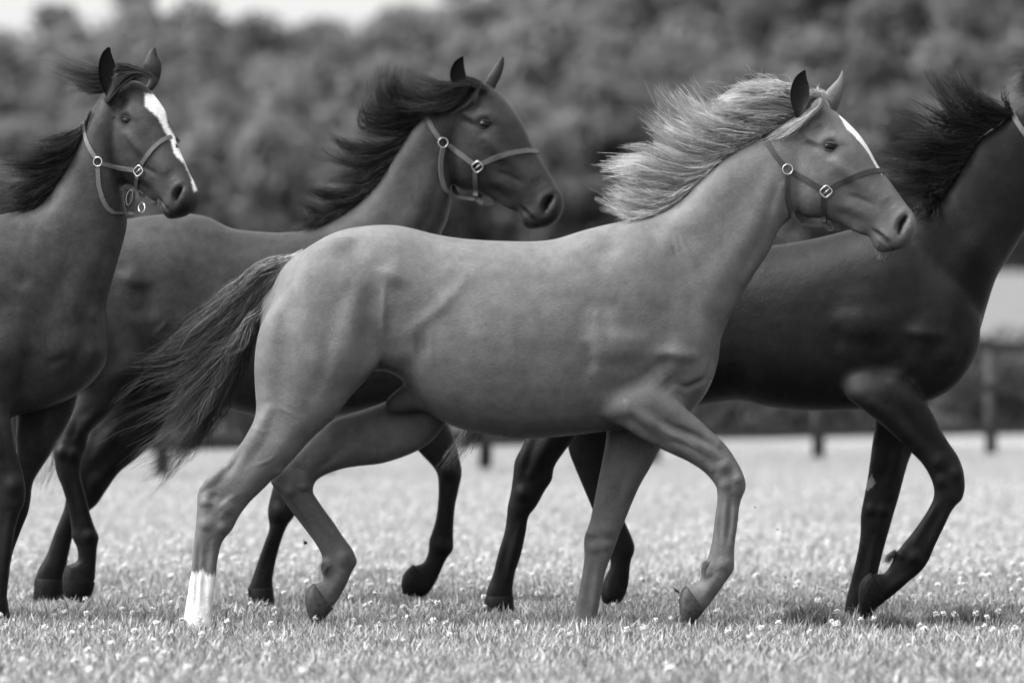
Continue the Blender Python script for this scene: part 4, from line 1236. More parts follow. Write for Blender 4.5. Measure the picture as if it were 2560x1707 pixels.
    # short dock under the hair
    V, Fc = tube_verts([PC('E1', 1090, 200, 0), PC('E1', 1000, 240, 0), PC('E1', 900, 330, 0), PC('E1', 800, 450, 0), PC('E1', 730, 570, 0)], [.035, .032, .028, .02, .008], 12)
    make('dock', V, Fc, mat, root, np.full(len(V), .16))
    # chin beard and whiskers
    W = [[(1760, 1200), (1770, 1260), (1740, 1300), (1700, 1340)], [(1800, 1235), (1840, 1270), (1830, 1310), (1760, 1335)], [(1850, 1255), (1880, 1290), (1900, 1330), (1880, 1370)], [(1960, 1360), (1960, 1390), (1950, 1420)], [(2040, 1360), (2040, 1390), (2020, 1425)]]
    add_hair('chin_hair', root, 'C5', W, -.01, 45, .0009, .3, .4, hm, m=8, clump=8, spread=.02, frizz=.006, seed=9, jit=.5)
    return root
light_horse()

# ---- dark bay behind, left of centre
def bay_horse():
    Y = 1.7
    root = thing('horse', 'dark bay horse with black mane and no blaze, head above the pale horse\'s back', 'horse', P(640, 1490, Y)[:2] + (0,))
    mat = coat_mat('bay_coat', 0.46, 0.11, 0.3, 3.0)
    base = 0.036
    xf = HeadXf(src('B4', 1025, 250), src('B4', 1478, 915), Y, math.radians(14))
    TR = secs('F', Y, [(110, 620, 95, 720, .08), (150, 560, 110, 820, .17), (220, 520, 180, 870, .22), (300, 501, 280, 870, .25), (400, 490, 370, 870, .26), (470, 495, 450, 900, .26), (530, 523, 520, 938, .27), (590, 531, 585, 956, .27), (660, 533, 660, 965, .27),
                       (740, 520, 760, 960, .25), (830, 520, 860, 940, .22), (900, 560, 950, 920, .19), (970, 640, 1010, 870, .14), (1020, 720, 1030, 800, .06)])
    NK = secs('B4', Y, [(60, 1040, 760, 1420, .18), (170, 1005, 800, 1250, .165), (290, 955, 830, 1080, .14), (415, 860, 868, 990, .115), (515, 740, 888, 905, .10), (608, 590, 890, 810, .09), (705, 450, 885, 710, .085), (840, 335, 880, 620, .078), (950, 255, 930, 500, .068)])
    HN = secs('H3', Y - .165, [(250, -500, 900, -450, .08), (300, -300, 900, -200, .11), (400, -130, 870, -40, .095), (470, 50, 745, 110, .07), (435, 190, 645, 210, .055), (395, 290, 550, 300, .045), (340, 370, 532, 390, .042), (328, 440, 502, 470, .04), (345, 550, 498, 560, .036),
                               (395, 670, 522, 670, .03), (420, 770, 548, 770, .028), (435, 870, 580, 870, .03), (440, 940, 607, 935, .034), (470, 1000, 597, 990, .033), (472, 1080, 590, 1075, .03), (410, 1110, 583, 1190, .036)])
    HNH = secs('H3', Y - .165, [(405, 1105, 582, 1215, .038), (385, 1165, 570, 1270, .05), (384, 1240, 540, 1320, .056), (400, 1300, 500, 1340, .05)])
    HF = secs('H3', Y + .165, [(760, -240, 1150, -60, .1), (760, -40, 1060, 150, .085), (640, 150, 960, 330, .07), (560, 270, 860, 440, .055), (490, 420, 735, 540, .048), (430, 560, 655, 650, .042), (405, 700, 592, 740, .04), (380, 790, 522, 800, .034), (335, 900, 460, 900, .028),
                               (290, 1030, 425, 1030, .028), (235, 1130, 405, 1140, .034), (212, 1200, 388, 1210, .034)])
    HFH = secs('H3', Y + .165, [(212, 1190, 388, 1195, .038), (206, 1250, 392, 1250, .05), (198, 1375, 404, 1375, .058)])
    FN = secs('E2', Y - .14, [(820, -200, 1120, -100, .09), (760, 100, 1000, 150, .07), (700, 300, 910, 340, .055), (648, 500, 835, 560, .046), (612, 650, 790, 680, .043), (612, 720, 757, 735, .042), (620, 778, 728, 776, .034), (590, 880, 692, 870, .028), (550, 985, 662, 980, .028),
                              (512, 1095, 642, 1090, .034), (488, 1160, 645, 1155, .036)])
    FNH = secs('E2', Y - .14, [(488, 1150, 645, 1150, .04), (492, 1200, 650, 1200, .052), (500, 1280, 660, 1280, .058)])
    FF = secs('E5', Y + .14, [(-120, -200, 220, -300, .09), (0, -60, 270, -150, .07), (100, 110, 370, 40, .058), (200, 255, 435, 190, .048), (290, 350, 470, 330, .044), (325, 405, 479, 400, .043), (332, 480, 463, 480, .037), (327, 600, 438, 600, .029), (310, 700, 428, 710, .028),
                              (275, 810, 425, 800, .031), (272, 870, 425, 865, .034), (245, 940, 385, 920, .031), (200, 960, 325, 1050, .032), (168, 962, 292, 1105, .036)])
    FFH = secs('E5', Y + .14, [(178, 955, 296, 1100, .038), (130, 1000, 275, 1128, .048), (106, 1060, 245, 1150, .052), (112, 1130, 200, 1165, .045)])
    dk = [1, .8, .4, .22, .2, .2, .2]
    parts = [part(TR, 1.0, 1.0, 1, 2.3), part(NK, [.9, .7, .5, .3], 1.0, 2), head_part(xf, .95), part(into(HN, HNH), [1, .6, .3, .1, .1], dk, 3), part(into(HF, HFH), [.8, .4, .2, .1, .1], dk, 4), part(into(FN, FNH), [.6, .3, .1, .1], dk, 5), part(into(FF, FFH), [.6, .3, .1, .1], dk, 6)]
    ears = [ear_mesh(secs('B4', Y - .10, [(948, 90, 956, 93, 0), (908, 118, 957, 120, 0), (886, 160, 962, 160, 0), (882, 200, 970, 200, 0), (893, 235, 970, 235, 0), (915, 265, 960, 262, 0), (920, 290, 950, 290, 0)]), True),
            ear_mesh(secs('B4', Y + .06, [(1162, 90, 1176, 95, 0), (1138, 125, 1178, 130, 0), (1110, 165, 1168, 175, 0), (1085, 200, 1152, 215, 0), (1072, 230, 1136, 246, 0), (1075, 262, 1125, 280, 0), (1080, 300, 1120, 310, 0)]), False)]
    br = [('H2', [(890, 720), (895, 840), (920, 1000)], 34, -.014), ('H2', [(940, 1080), (1040, 980)], 10, .004)]
    dm = move(D_HIND, -650, 10) + move(D_FLANK, -627, 4) + move(D_NECK_C, -829, -60)
    dm += [('H3', [(440, 180), (400, 330)], 60, .009), ('H3', [(580, 180), (470, 330)], 70, .010), ('H3', [(370, 420)], 60, .008), ('H3', [(450, 430)], 60, .008), ('H3', [(380, 560), (450, 850)], 40, .005), ('H3', [(460, 540), (540, 850)], 50, .006), ('H3', [(550, 930)], 60, .008),
           ('H3', [(720, 260), (580, 450)], 80, .012), ('H3', [(640, 540), (560, 650)], 80, .010), ('E2', [(680, 680)], 80, .008), ('E2', [(640, 780), (560, 1040)], 40, .006), ('E5', [(400, 390)], 70, .009), ('E5', [(400, 500), (390, 750)], 50, .006), ('E5', [(350, 840)], 70, .008)]
    body, bv, co, uv = build_body(root, parts, xf, ears, 0.0060, mat, base, br, None, 0.5, dm)
    add_eyes(root, xf, bv); add_halter(root, xf, bv, M_strap_light)
    for s_ in (HNH, HFH, FNH, FFH): hoof_mesh(s_, root, M_hoof)
    hm = hair_mat('black_bay_hair', 0.4, 0.28)
    G = [[(950, 250), (850, 260), (740, 300), (640, 280), (600, 180)], [(900, 290), (780, 330), (650, 340), (560, 300), (575, 180)], [(830, 340), (700, 370), (600, 360), (530, 330), (540, 220)], [(750, 400), (640, 420), (540, 430), (470, 400), (460, 300)],
         [(720, 440), (600, 480), (480, 480), (400, 440), (410, 340)], [(690, 490), (560, 560), (440, 560), (360, 520), (285, 520)], [(655, 550), (520, 620), (400, 630), (320, 620), (260, 560)], [(610, 620), (480, 690), (370, 720), (280, 710), (230, 720)],
         [(565, 700), (440, 760), (330, 780), (220, 780), (160, 790)], [(515, 760), (400, 830), (290, 850), (180, 840), (100, 820)], [(465, 820), (350, 890), (240, 910), (140, 910), (60, 880)], [(405, 880), (300, 930), (200, 960), (120, 950), (70, 920)],
         [(325, 940), (230, 980), (150, 1010), (80, 1040), (20, 1060)], [(250, 975), (180, 1010), (100, 1040), (40, 1060), (0, 1080)]]
    add_hair('mane', root, 'B4', G, Y - .01, 3600, .0030, .010, .022, hm, m=11, clump=26, spread=.04, frizz=.014, tipdep=.02, seed=12, cvar=.5, tight=.25, lenr=(.65, 1.12), wave=.006)
    G2 = [[(1080, 270), (960, 250), (840, 230), (760, 190), (700, 160)], [(1040, 230), (930, 240), (820, 270), (720, 250), (690, 220)], [(1000, 240), (900, 280), (800, 320), (690, 300), (650, 230)], [(980, 270), (900, 320), (820, 350), (720, 370), (600, 350)], [(950, 320), (900, 370), (850, 390), (760, 390), (640, 360)]]
    add_hair('mane', root, 'B4', G2, Y - .07, 900, .0026, .016, .035, hm, m=11, clump=18, spread=.03, frizz=.014, seed=13, cvar=.4)
    G3 = [[(960, 200), (1010, 210), (1060, 250), (1110, 290)], [(980, 230), (1030, 240), (1080, 260), (1125, 300)], [(1060, 250), (1040, 290), (990, 340), (920, 390)], [(1040, 270), (1010, 310), (960, 360), (880, 410)]]
    add_hair('forelock', root, 'B4', G3, Y - .08, 420, .0022, .022, .035, hm, m=9, clump=20, spread=.012, frizz=.006, seed=14)
    TG = [[('', 0)]] if False else [[(70, 640), (40, 760), (60, 900), (120, 1010), (95, 1100)], [(80, 640), (60, 760), (90, 900), (140, 1010), (110, 1090)], [(60, 660), (20, 800), (20, 950), (60, 1060), (70, 1120)]]
    add_hair('tail', root, 'F', TG, Y + .05, 500, .0028, .03, .06, hm, m=12, clump=20, spread=.05, frizz=.015, seed=15)
    return root
bay_horse()

# ---- very dark horse on the right
def dark_horse():
    root = thing('horse', 'near black horse at the right, its head cut off by the picture edge', 'horse', P(1950, 1550, .7)[:2] + (0,))
    mat = coat_mat('dark_coat', 0.48, 0.09, 0.3, 7.0)
    base = 0.0125
    xr, xc = 1215 / .91875, 2250 / .91875
    def yc(u): return 1.15 + (0.5 - 1.15) * min(1, max(0, (u - xr) / (xc - xr)))
    def bend(S_): return [(a, b, c, d, h, yc((a + c) / 2)) for a, b, c, d, h, y in S_]
    TR = bend(secs('F', 0, [(1215, 660, 1200, 760, .08), (1260, 590, 1225, 850, .17), (1330, 560, 1300, 890, .22), (1440, 548, 1420, 905, .25), (1560, 558, 1560, 935, .26), (1680, 567, 1690, 920, .262), (1740, 565, 1745, 932, .265), (1800, 560, 1810, 942, .262), (1880, 545, 1900, 945, .25), (1960, 525, 1985, 942, .23),
                            (2040, 512, 2065, 938, .21), (2110, 545, 2135, 922, .19), (2170, 600, 2190, 892, .165), (2220, 660, 2225, 850, .115), (2252, 720, 2250, 805, .045)]))
    NK = secs('S', .5, [(2180, 590, 2380, 900, .10, .62), (2240, 560, 2440, 850, .15, .59), (2298, 520, 2466, 772, .152, .55), (2358, 476, 2491, 696, .133), (2383, 444, 2524, 643, .114), (2412, 396, 2556, 592, .10), (2446, 347, 2574, 560, .092), (2496, 312, 2592, 522, .087), (2560, 258, 2606, 487, .08), (2632, 218, 2626, 425, .07)])
    xf = HeadXf((2036 + 622 - 4, 270 - 50), (2279 + 622, 569 - 50), .5, math.radians(5))
    YN, YF = .46, .78
    FN = secs('D7', YN, [(520, 380, 900, 350, .05, YN + .19), (470, 520, 960, 470, .075, YN + .16), (456, 690, 950, 610, .085, YN + .10), (464, 850, 890, 730, .088, YN + .035), (550, 920, 920, 830, .07), (650, 1000, 985, 930, .06), (750, 1085, 1045, 1040, .052), (860, 1190, 1110, 1140, .046), (940, 1270, 1165, 1220, .044), (990, 1350, 1198, 1310, .044), (1015, 1425, 1208, 1415, .043),
                         ('D8', 975, 480, 1165, 492, .039), ('D8', 955, 530, 1122, 532, .035), ('D8', 900, 620, 1070, 615, .03), ('D8', 830, 715, 1015, 722, .029), ('D8', 765, 795, 975, 825, .031), ('D8', 722, 858, 938, 905, .034), ('D8', 696, 915, 885, 972, .033), ('D8', 650, 975, 795, 1045, .03), ('D8', 585, 975, 680, 1145, .034)])
    FNH = secs('D8', YN, [(570, 968, 660, 1160, .038), (520, 1005, 612, 1195, .047), (490, 1070, 580, 1235, .05), (488, 1160, 545, 1270, .046), (498, 1240, 525, 1290, .03)])
    FF = secs('D8', YF, [(640, -330, 960, -200, .08), (600, -120, 910, 0, .07), (590, 20, 880, 110, .062), (570, 160, 828, 210, .054), (548, 330, 790, 330, .048), (520, 480, 748, 490, .044), (500, 590, 717, 590, .043), (500, 680, 692, 680, .041), (494, 750, 668, 760, .035), (472, 890, 634, 890, .03), (440, 1010, 606, 1010, .03), (408, 1130, 582, 1130, .035), (396, 1200, 575, 1200, .036)])
    FFH = secs('D8', YF, [(397, 1190, 580, 1190, .04), (396, 1240, 610, 1240, .052), (392, 1310, 648, 1310, .058)])
    HN = secs('E5', 1.0, [(900, -420, 1500, -380, .08), (870, -240, 1430, -200, .11), (880, -60, 1330, -40, .09), (900, 100, 1210, 130, .066), (850, 230, 1112, 262, .055), (800, 310, 1046, 362, .046), (788, 400, 1033, 440, .043), (776, 500, 985, 510, .041), (755, 600, 935, 602, .039), (750, 660, 888, 662, .034), (738, 750, 872, 752, .03),
                           (702, 890, 842, 892, .029), (665, 1020, 803, 1012, .031), (630, 1110, 790, 1102, .035), (620, 1170, 792, 1170, .036)])
    HNH = secs('E5', 1.0, [(621, 1150, 792, 1150, .04), (616, 1190, 796, 1190, .05), (604, 1290, 808, 1290, .058)])
    HF = secs('E5', 1.3, [(1020, -300, 1500, -240, .1), (1080, -60, 1470, -30, .075), (1105, 120, 1440, 110, .055), (1130, 270, 1400, 240, .045), (1165, 360, 1390, 330, .042), (1215, 480, 1400, 450, .035), (1262, 590, 1430, 560, .03), (1305, 700, 1468, 670, .028), (1348, 810, 1518, 785, .032), (1375, 880, 1538, 862, .034), (1385, 960, 1512, 942, .031), (1360, 1020, 1500, 1065, .031), (1345, 1045, 1480, 1140, .036)])
    HFH = secs('E5', 1.3, [(1355, 1035, 1486, 1125, .038), (1335, 1080, 1465, 1165, .048), (1326, 1130, 1440, 1195, .052), (1335, 1185, 1410, 1215, .045)])
    dk = [1, .95, .9, .8, .7, .65, .6]
    parts = [part(TR, 1.0, 1.0, 1, 2.3), part(NK, [.9, .7, .5, .3], .9, 2), head_part(xf), part(into(FN, FNH), [1, .8, .4, .15, .1, .1], [1, 1, 1, .9, .8, .6, .6], 5), part(into(FF, FFH), [.6, .3, .1, .1], dk, 6), part(into(HN, HNH), [1, .6, .3, .1, .1], dk, 3), part(into(HF, HFH), [.8, .4, .2, .1, .1], dk, 4)]
    dxs, dys = 622, -50
    ears = [ear_mesh(shift(C_EARN, dxs, dys, .5), True), ear_mesh(shift(C_EARF, dxs, dys, .5), False)]
    br = [('D7', [(400, 400), (430, 490), (455, 590)], 24, -.006), ('D7', [(600, 690), (740, 670), (870, 580)], 26, -.006), ('D7', [(1225, 540), (1170, 650), (1080, 700)], 14, -.008), ('D7', [(840, 700), (890, 790)], 22, -.008)]
    dm = move(D_SHOULDER, 618, -52) + [('D7', [(780, 760), (930, 950), (1060, 1130)], 110, .014), ('D7', [(640, 900), (760, 1000), (920, 1160)], 85, .009), ('D7', [(1050, 1260)], 70, .010), ('D7', [(1150, 1280), (1160, 1380)], 60, .010), ('D7', [(1060, 1380)], 60, .007),
          ('D8', [(1000, 520), (900, 690), (850, 780)], 36, .006), ('D8', [(1080, 540), (990, 720), (930, 840)], 46, .008), ('D8', [(860, 870)], 70, .009), ('D8', [(760, 850)], 50, .007), ('D8', [(820, 980), (680, 1090)], 60, .007),
          ('D8', [(660, 120), (600, 350)], 80, .010), ('D8', [(770, 120), (690, 380)], 70, .010), ('D8', [(560, 560)], 60, .008), ('D8', [(650, 560)], 60, .009), ('D8', [(520, 740), (440, 1080)], 36, .006), ('D8', [(600, 740), (540, 1080)], 46, .007),
          ('E5', [(900, 100), (830, 400)], 60, .009), ('E5', [(1050, 130), (900, 400)], 80, .012), ('E5', [(850, 520)], 70, .009), ('E5', [(740, 760), (680, 1040)], 36, .006), ('E5', [(830, 720), (760, 1040)], 46, .007)]
    def paint(co, uv, hp, loc, nrm, part_, col):
        d8 = (uv - [1960, 1060]) * 2.61333
        k = (part_ == 6) & (nrm[:, 1] < .2) & in_poly(d8, [(575, 325), (597, 378), (585, 405), (560, 420), (548, 440), (535, 425), (545, 370)])
        col[k] = .17          # chestnut callus inside the far foreleg
        return col
    body, bv, co, uv = build_body(root, parts, xf, ears, 0.0060, mat, base, br, paint, 0.3, dm)
    add_eyes(root, xf, bv); add_halter(root, xf, bv, M_strap_light)
    for s_ in (FNH, FFH, HNH, HFH): hoof_mesh(s_, root, M_hoof)
    hm = hair_mat('black_hair', 0.4, 0.28)
    G = [[(1490, 470), (1400, 400), (1340, 350), (1270, 300)], [(1480, 490), (1340, 450), (1240, 380), (1140, 245)], [(1400, 550), (1250, 520), (1100, 450), (980, 265)], [(1330, 590), (1150, 570), (1000, 500), (860, 420)], [(1280, 625), (1100, 640), (900, 620), (690, 600)],
         [(1240, 690), (1080, 720), (880, 690), (640, 690)], [(1205, 750), (1020, 780), (820, 780), (590, 760)], [(1170, 800), (1000, 850), (820, 850), (630, 840)], [(1125, 880), (980, 930), (840, 950), (690, 900)], [(1085, 940), (960, 990), (850, 1020), (720, 990)],
         [(1045, 985), (960, 1040), (880, 1085), (790, 1080)], [(1000, 1020), (960, 1080), (920, 1120), (860, 1130)]]
    add_hair('mane', root, 'D6', G, .5 - .02, 2700, .0025, .008, .020, hm, m=12, clump=20, spread=.06, frizz=.016, tipdep=-.03, seed=22, cvar=.6, tight=.3, lenr=(.45, 1.1), wave=.008)
    G2 = [[(1700, 330), (1620, 260), (1560, 240), (1450, 265)], [(1700, 260), (1620, 200), (1560, 160), (1440, 160)], [(1680, 350), (1600, 300), (1540, 310), (1470, 360)], [(1650, 380), (1560, 360), (1500, 390), (1460, 440)]]
    add_hair('mane', root, 'D6', G2, .42, 420, .0022, .03, .12, hm, m=10, clump=16, spread=.02, frizz=.012, seed=23, cvar=.4)
    TG = [[(560, -560), (620, -380), (610, -100), (540, 60), (440, 200), (330, 340)], [(570, -560), (640, -380), (630, -100), (560, 80), (500, 180), (420, 290)], [(580, -560), (650, -380), (650, -100), (600, 80), (570, 170), (530, 260)], [(590, -560), (660, -380), (660, -100), (630, 60), (600, 130), (580, 200)]]
    add_hair('tail', root, 'E5', TG, 1.2, 900, .0024, .03, .05, hm, m=14, clump=26, spread=.035, frizz=.012, seed=24)
    # feathers behind the lifted fetlock
    E_ = [[(730, 830), (700, 850), (670, 870), (645, 895)], [(720, 860), (700, 880), (690, 905), (670, 925)], [(710, 850), (680, 860), (665, 880), (650, 880)]]
    add_hair('fetlock_hair', root, 'D8', E_, YN, 160, .0018, .02, .03, hm, m=7, clump=20, spread=.008, frizz=.003, seed=25)
    return root
dark_horse()

# ---- bay with a wide blaze, entering from the left edge
def blaze_horse():
    Y = .3
    root = thing('horse', 'dark bay horse at the left edge, broad white blaze, head turned to the camera', 'horse', P(0, 1530, Y)[:2] + (0,))
    mat = coat_mat('blaze_bay_coat', 0.46, 0.11, 0.36, 12.0)
    base = 0.038
    xf = HeadXf(src('H1', 800, 515), src('H1', 1195, 1222), Y, math.radians(38))
    dx, dy = -1392 / .91875, -14 / .91875
    TR = [(a + dx, b + dy, c + dx, d + dy, h, Y) for a, b, c, d, h, y in C_TRUNK[:12]]
    TR += secs('F', Y, [(60, 492, 40, 955, .205), (120, 560, 110, 938, .195), (180, 620, 175, 908, .17), (225, 675, 221, 868, .12), (246, 720, 247, 830, .055)])
    NK = secs('S', Y, [(-60, 545, 230, 960, .18), (-20, 540, 255, 860, .172), (20, 532, 266, 765, .158), (90, 516, 287, 682, .138), (135, 465, 308, 608, .115), (171, 408, 319, 556, .10), (200, 347, 312, 508, .092), (222, 292, 300, 450, .086), (247, 247, 292, 400, .08), (290, 195, 305, 335, .07)])
    FN = secs('H3', Y - .15, [(-260, -420, 240, -400, .08), (-250, -250, 180, -200, .09), (-210, -80, 110, 0, .08), (-170, 150, 66, 190, .06), (-130, 350, 92, 370, .05), (-70, 520, 138, 530, .045), (-30, 620, 158, 640, .043), (-25, 720, 150, 730, .041), (-20, 800, 118, 800, .034), (-30, 950, 82, 950, .029), (-45, 1100, 62, 1100, .029), (-60, 1230, 48, 1240, .034), (-70, 1310, 42, 1320, .035)])
    FNH = secs('H3', Y - .15, [(-72, 1305, 44, 1305, .04), (-78, 1360, 52, 1360, .052), (-90, 1505, 76, 1505, .06)])
    FF = secs('H3', Y + .15, [(60, -150, 480, -150, .09), (90, 50, 480, 60, .08), (100, 200, 430, 220, .065), (95, 330, 352, 350, .055), (100, 460, 297, 450, .048), (60, 590, 208, 590, .044), (30, 700, 190, 700, .043), (20, 790, 172, 790, .041), (-10, 900, 132, 890, .033), (-40, 1050, 75, 1050, .029), (-70, 1200, 54, 1200, .033), (-85, 1290, 38, 1300, .035)])
    FFH = secs('H3', Y + .15, [(-88, 1285, 38, 1285, .04), (-95, 1340, 44, 1340, .052), (-105, 1475, 58, 1475, .06)])
    HN = [(a + dx, b + dy, c + dx, d + dy, h, Y - .165) for a, b, c, d, h, y in C_HN_T[:4] + C_HN_L]
    HF = [(a + dx, b + dy, c + dx, d + dy, h, Y + .15) for a, b, c, d, h, y in C_HF]
    dk = [1, .8, .5, .35, .25, .2, .2]
    parts = [part(TR, 1.0, 1.0, 1, 2.3), part(NK, [.9, .7, .5, .3], 1.0, 2), head_part(xf), part(FN, [1, .6, .2, .1, .1], dk, 5), part(FF, [.8, .3, .1, .1], dk, 6), part(HN, [1, .6, .2, .1, .1], dk, 3), part(HF, [.8, .4, .2, .1], dk, 4)]
    ears = [ear_mesh(secs('H1', Y - .085, [(660, 290, 676, 291, 0), (628, 322, 682, 325, 0), (609, 370, 694, 362, 0), (602, 430, 708, 400, 0), (608, 490, 720, 450, 0), (628, 545, 715, 510, 0), (650, 590, 700, 570, 0), (660, 620, 690, 610, 0)]), True),
            ear_mesh(secs('H1', Y + .06, [(938, 290, 953, 294, 0), (908, 328, 966, 342, 0), (888, 368, 986, 382, 0), (875, 402, 990, 415, 0), (888, 440, 986, 455, 0), (912, 470, 976, 488, 0), (908, 505, 966, 515, 0), (880, 545, 935, 555, 0)]), False)]
    br = [('H2', [(260, 1260), (350, 1230), (450, 1180)], 18, -.007), ('H2', [(500, 1050), (480, 1180), (440, 1330)], 20, -.010), ('H2', [(540, 1130), (545, 1280)], 16, .005), ('H2', [(590, 890), (680, 640), (740, 520)], 14, -.006), ('H2', [(190, 690), (90, 790)], 22, -.006)]
    dm = [('H2', [(640, 520), (500, 800), (360, 1020)], 170, .014), ('H2', [(730, 520), (640, 780), (570, 960)], 80, .010), ('H2', [(300, 450), (160, 760), (80, 1000)], 260, .016), ('H2', [(400, 1160)], 170, .018), ('H2', [(580, 1100), (560, 1240)], 130, .018),
          ('H2', [(80, 1150)], 220, .018),
          ('H3', [(20, 150), (60, 420)], 70, .010), ('H3', [(-60, 200), (0, 500)], 90, .012), ('H3', [(90, 620)], 90, .012), ('H3', [(60, 800), (30, 1150)], 50, .008), ('H3', [(300, 200), (220, 480)], 100, .012)]
    bl = [(888, 575), (930, 578), (970, 578), (1010, 620), (1045, 635), (1015, 645), (1012, 690), (1030, 770), (1062, 822), (1110, 890), (1140, 965), (1168, 1050), (1190, 1120), (1208, 1165), (1186, 1175), (1172, 1090), (1130, 1005), (1074, 950), (1046, 860), (1015, 812), (970, 722), (893, 652)]
    def paint(co, uv, hp, loc, nrm, part_, col):
        h1 = uv * 2.45
        h1 = h1 + np.stack([2.5 * np.sin(h1[:, 1] * .31 + 2 * np.sin(h1[:, 1] * .07)), 2 * np.sin(h1[:, 0] * .23)], 1)
        k = (part_ == 9) & (nrm[:, 1] < .45)
        f = soft_in(h1[k], bl, 8)
        col[k] = col[k] * (1 - f) + .8 * f
        return col
    body, bv, co, uv = build_body(root, parts, xf, ears, 0.006, mat, base, br, paint, 0.7, dm)
    add_eyes(root, xf, bv); add_halter(root, xf, bv, M_strap_light, True, .019, dict(crop='H1', Y=Y, ring=(602, 992), buckle=(852, 1048), crown_strap=[(512, 760), (528, 850), (556, 920), (590, 972)], cheek_strap=[(622, 1004), (720, 1028), (818, 1042)],
               noseband=[(868, 1005), (915, 935), (970, 878), (1025, 845), (1070, 842), (1102, 875)], throat_strap=[(598, 1030), (604, 1130), (624, 1210), (655, 1275), (690, 1302)], chin_strap=[(840, 1088), (836, 1140), (850, 1215)],
               jaw_strap=[(688, 1304), (760, 1306), (832, 1312)], curb_strap=[(880, 1245), (915, 1262), (950, 1255), (978, 1232)]))
    for s_ in (FNH, FFH): hoof_mesh(s_, root, M_hoof)
    hoof_mesh([(a + dx, b + dy, c + dx, d + dy, h, Y + .15) for a, b, c, d, h, y in C_HF_HOOF], root, M_hoof)
    hoof_mesh([(a + dx, b + dy, c + dx, d + dy, h, Y - .165) for a, b, c, d, h, y in secs('E2', 0, [(95, 1335, 270, 1335, .036), (80, 1375, 285, 1375, .05), (66, 1430, 300, 1430, .06)])], root, M_hoof)
    hm = hair_mat('blaze_bay_hair', 0.4, 0.28)
    G = [[(560, 690), (530, 750), (470, 810), (380, 850), (270, 880)], [(530, 760), (480, 840), (400, 890), (300, 910), (180, 940)], [(505, 830), (440, 900), (330, 950), (210, 960), (90, 960)], [(475, 910), (390, 980), (280, 1010), (160, 1010), (10, 1000)],
         [(445, 980), (350, 1060), (240, 1090), (130, 1110), (0, 1150)], [(410, 1050), (310, 1120), (210, 1160), (120, 1180), (10, 1200)], [(365, 1120), (270, 1190), (190, 1230), (110, 1250), (30, 1270)], [(310, 1190), (230, 1250), (170, 1290), (120, 1310), (70, 1330)], [(240, 1260), (190, 1300), (150, 1330), (130, 1370)], [(180, 1290), (150, 1330), (130, 1370), (120, 1400)]]
    add_hair('mane', root, 'H1', G, Y - .01, 2800, .0027, .010, .022, hm, m=11, clump=20, spread=.04, frizz=.012, seed=32, cvar=.4)
    G2 = [[(720, 430), (640, 470), (520, 480), (380, 440), (240, 365)], [(710, 410), (620, 420), (520, 410), (430, 370), (350, 345)], [(690, 470), (620, 520), (500, 500), (400, 450), (300, 400)], [(680, 520), (620, 545), (550, 530), (470, 490), (400, 450)], [(670, 560), (620, 560), (560, 555), (490, 560), (430, 570)]]
    add_hair('forelock', root, 'H1', G2, Y + .03, 520, .0019, .03, .10, hm, m=12, clump=14, spread=.035, frizz=.012, seed=33, cvar=.4)
    G3 = [[(720, 400), (780, 400), (840, 420), (910, 440), (960, 480)], [(700, 440), (770, 430), (840, 440), (920, 465), (975, 530)], [(690, 560), (740, 500), (810, 460), (890, 465), (975, 535)], [(660, 630), (700, 580), (750, 510), (810, 480), (880, 480)], [(650, 620), (680, 560), (730, 480), (790, 440), (860, 440)]]
    add_hair('forelock', root, 'H1', G3, Y - .085, 700, .0022, .018, .022, hm, m=10, clump=30, spread=.012, frizz=.006, seed=34, jit=.5)
    T = [[(1050, 190), (850, 220), (700, 300), (550, 450), (420, 640), (300, 700)], [(1010, 230), (830, 370), (650, 600), (400, 780), (200, 880)], [(920, 360), (740, 620), (520, 860), (280, 1080), (100, 1150)], [(850, 470), (690, 790), (530, 1060), (400, 1250), (250, 1400)]]
    add_hair('tail', root, 'E1', T, Y, 500, .003, .03, .03, hm, m=12, spread=.06, seed=35, dx=dx, dy=dy)
    return root
blaze_horse()

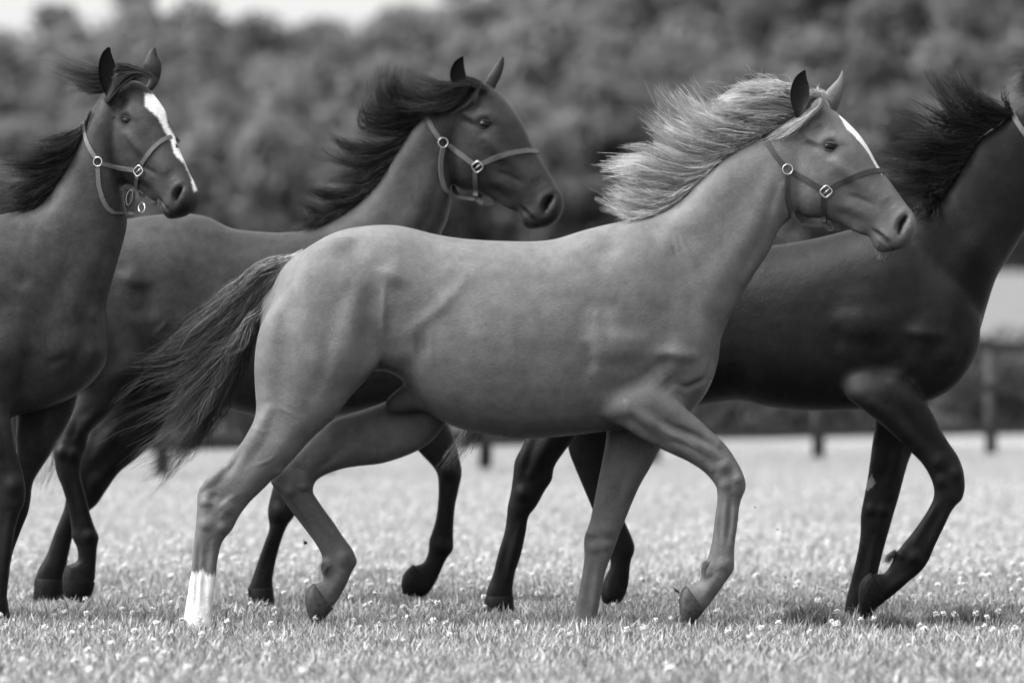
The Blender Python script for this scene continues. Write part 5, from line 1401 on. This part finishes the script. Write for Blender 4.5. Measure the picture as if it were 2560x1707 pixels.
# ------------------------------------------------------------------ clods of turf thrown up by the hooves
M_clod = simple_mat('turf_clod', 0.035, 0.9, 0, 0.1, (200, 0.5, 0.5))
def clod(u, v, y, r, label, seed):
    q = np.random.default_rng(seed)
    c = np.array(P(u, v, y)); V = []; Fc = []
    n1, n2 = 7, 5
    for a in range(n2 + 1):
        for b in range(n1):
            ph = math.pi * a / n2; t = 2 * math.pi * b / n1
            rr = r * q.uniform(.5, 1.4)
            V.append(c + rr * np.array([1.3 * math.sin(ph) * math.cos(t), math.sin(ph) * math.sin(t), .7 * math.cos(ph)]))
    for a in range(n2):
        for b in range(n1):
            Fc.append([a * n1 + b, a * n1 + (b + 1) % n1, (a + 1) * n1 + (b + 1) % n1, (a + 1) * n1 + b])
    for k in range(5):       # grass roots sticking out
        d = q.normal(0, 1, 3); d[1] *= .4; d /= np.linalg.norm(d)
        tv, tf = tube_verts([c, c + d * r * 1.2, c + d * r * 2.2 + q.normal(0, .3, 3) * r], [r * .18, r * .12, r * .04], 3)
        k0 = len(V); V += list(tv); Fc += [[i + k0 for i in f] for f in tf]
    o = make('turf_clod', V, Fc, M_clod, None, None, False, loc=tuple(c))
    tag(o, label, 'turf clod')
clod(764, 1356, .3, .0075, 'dark scrap of turf flying left of the pale horse\'s lifted hind fetlock', 1)
clod(1888, 1268, .0, .0032, 'tiny speck of turf in the air right of the pale horse\'s raised knee', 2)
clod(1944, 1323, .0, .0032, 'tiny speck of turf in the air below and right of the raised knee', 3)
clod(1964, 1442, -.1, .003, 'tiny speck of turf low above the grass right of the raised forefoot', 4)
clod(2375, 1422, -.1, .003, 'tiny speck of turf low in the air right of the dark horse\'s lifted hoof', 5)
# wisp of grass stuck to the raised front hoof
wm = leaf_mat('dry_wisp', 0.04, 0.12)
V = []; Fc = []; col = []
for k in range(7):
    q = np.random.default_rng(60 + k)
    a = np.array(PC('E6', 632, 1232, -.13)); b = np.array(PC('E6', 575 + q.uniform(-6, 26), 1180 + q.uniform(-8, 20), -.13 + q.uniform(-.01, .01)))
    tv, tf = tube_verts([a, (a + b) / 2 + q.normal(0, .004, 3), b], [.0016, .0013, .0005], 3)
    k0 = len(V); V += list(tv); Fc += [[i + k0 for i in f] for f in tf]; col += [q.uniform(0, 1)] * len(tv)
o = make('grass_wisp', V, Fc, wm, None, col, loc=tuple(PC('E6', 632, 1232, -.13)))
tag(o, 'dry wisp of grass sticking out from the heel of the pale horse\'s raised forefoot', 'grass wisp')

S.cycles.diffuse_bounces = 0
S.cycles.max_bounces = 8
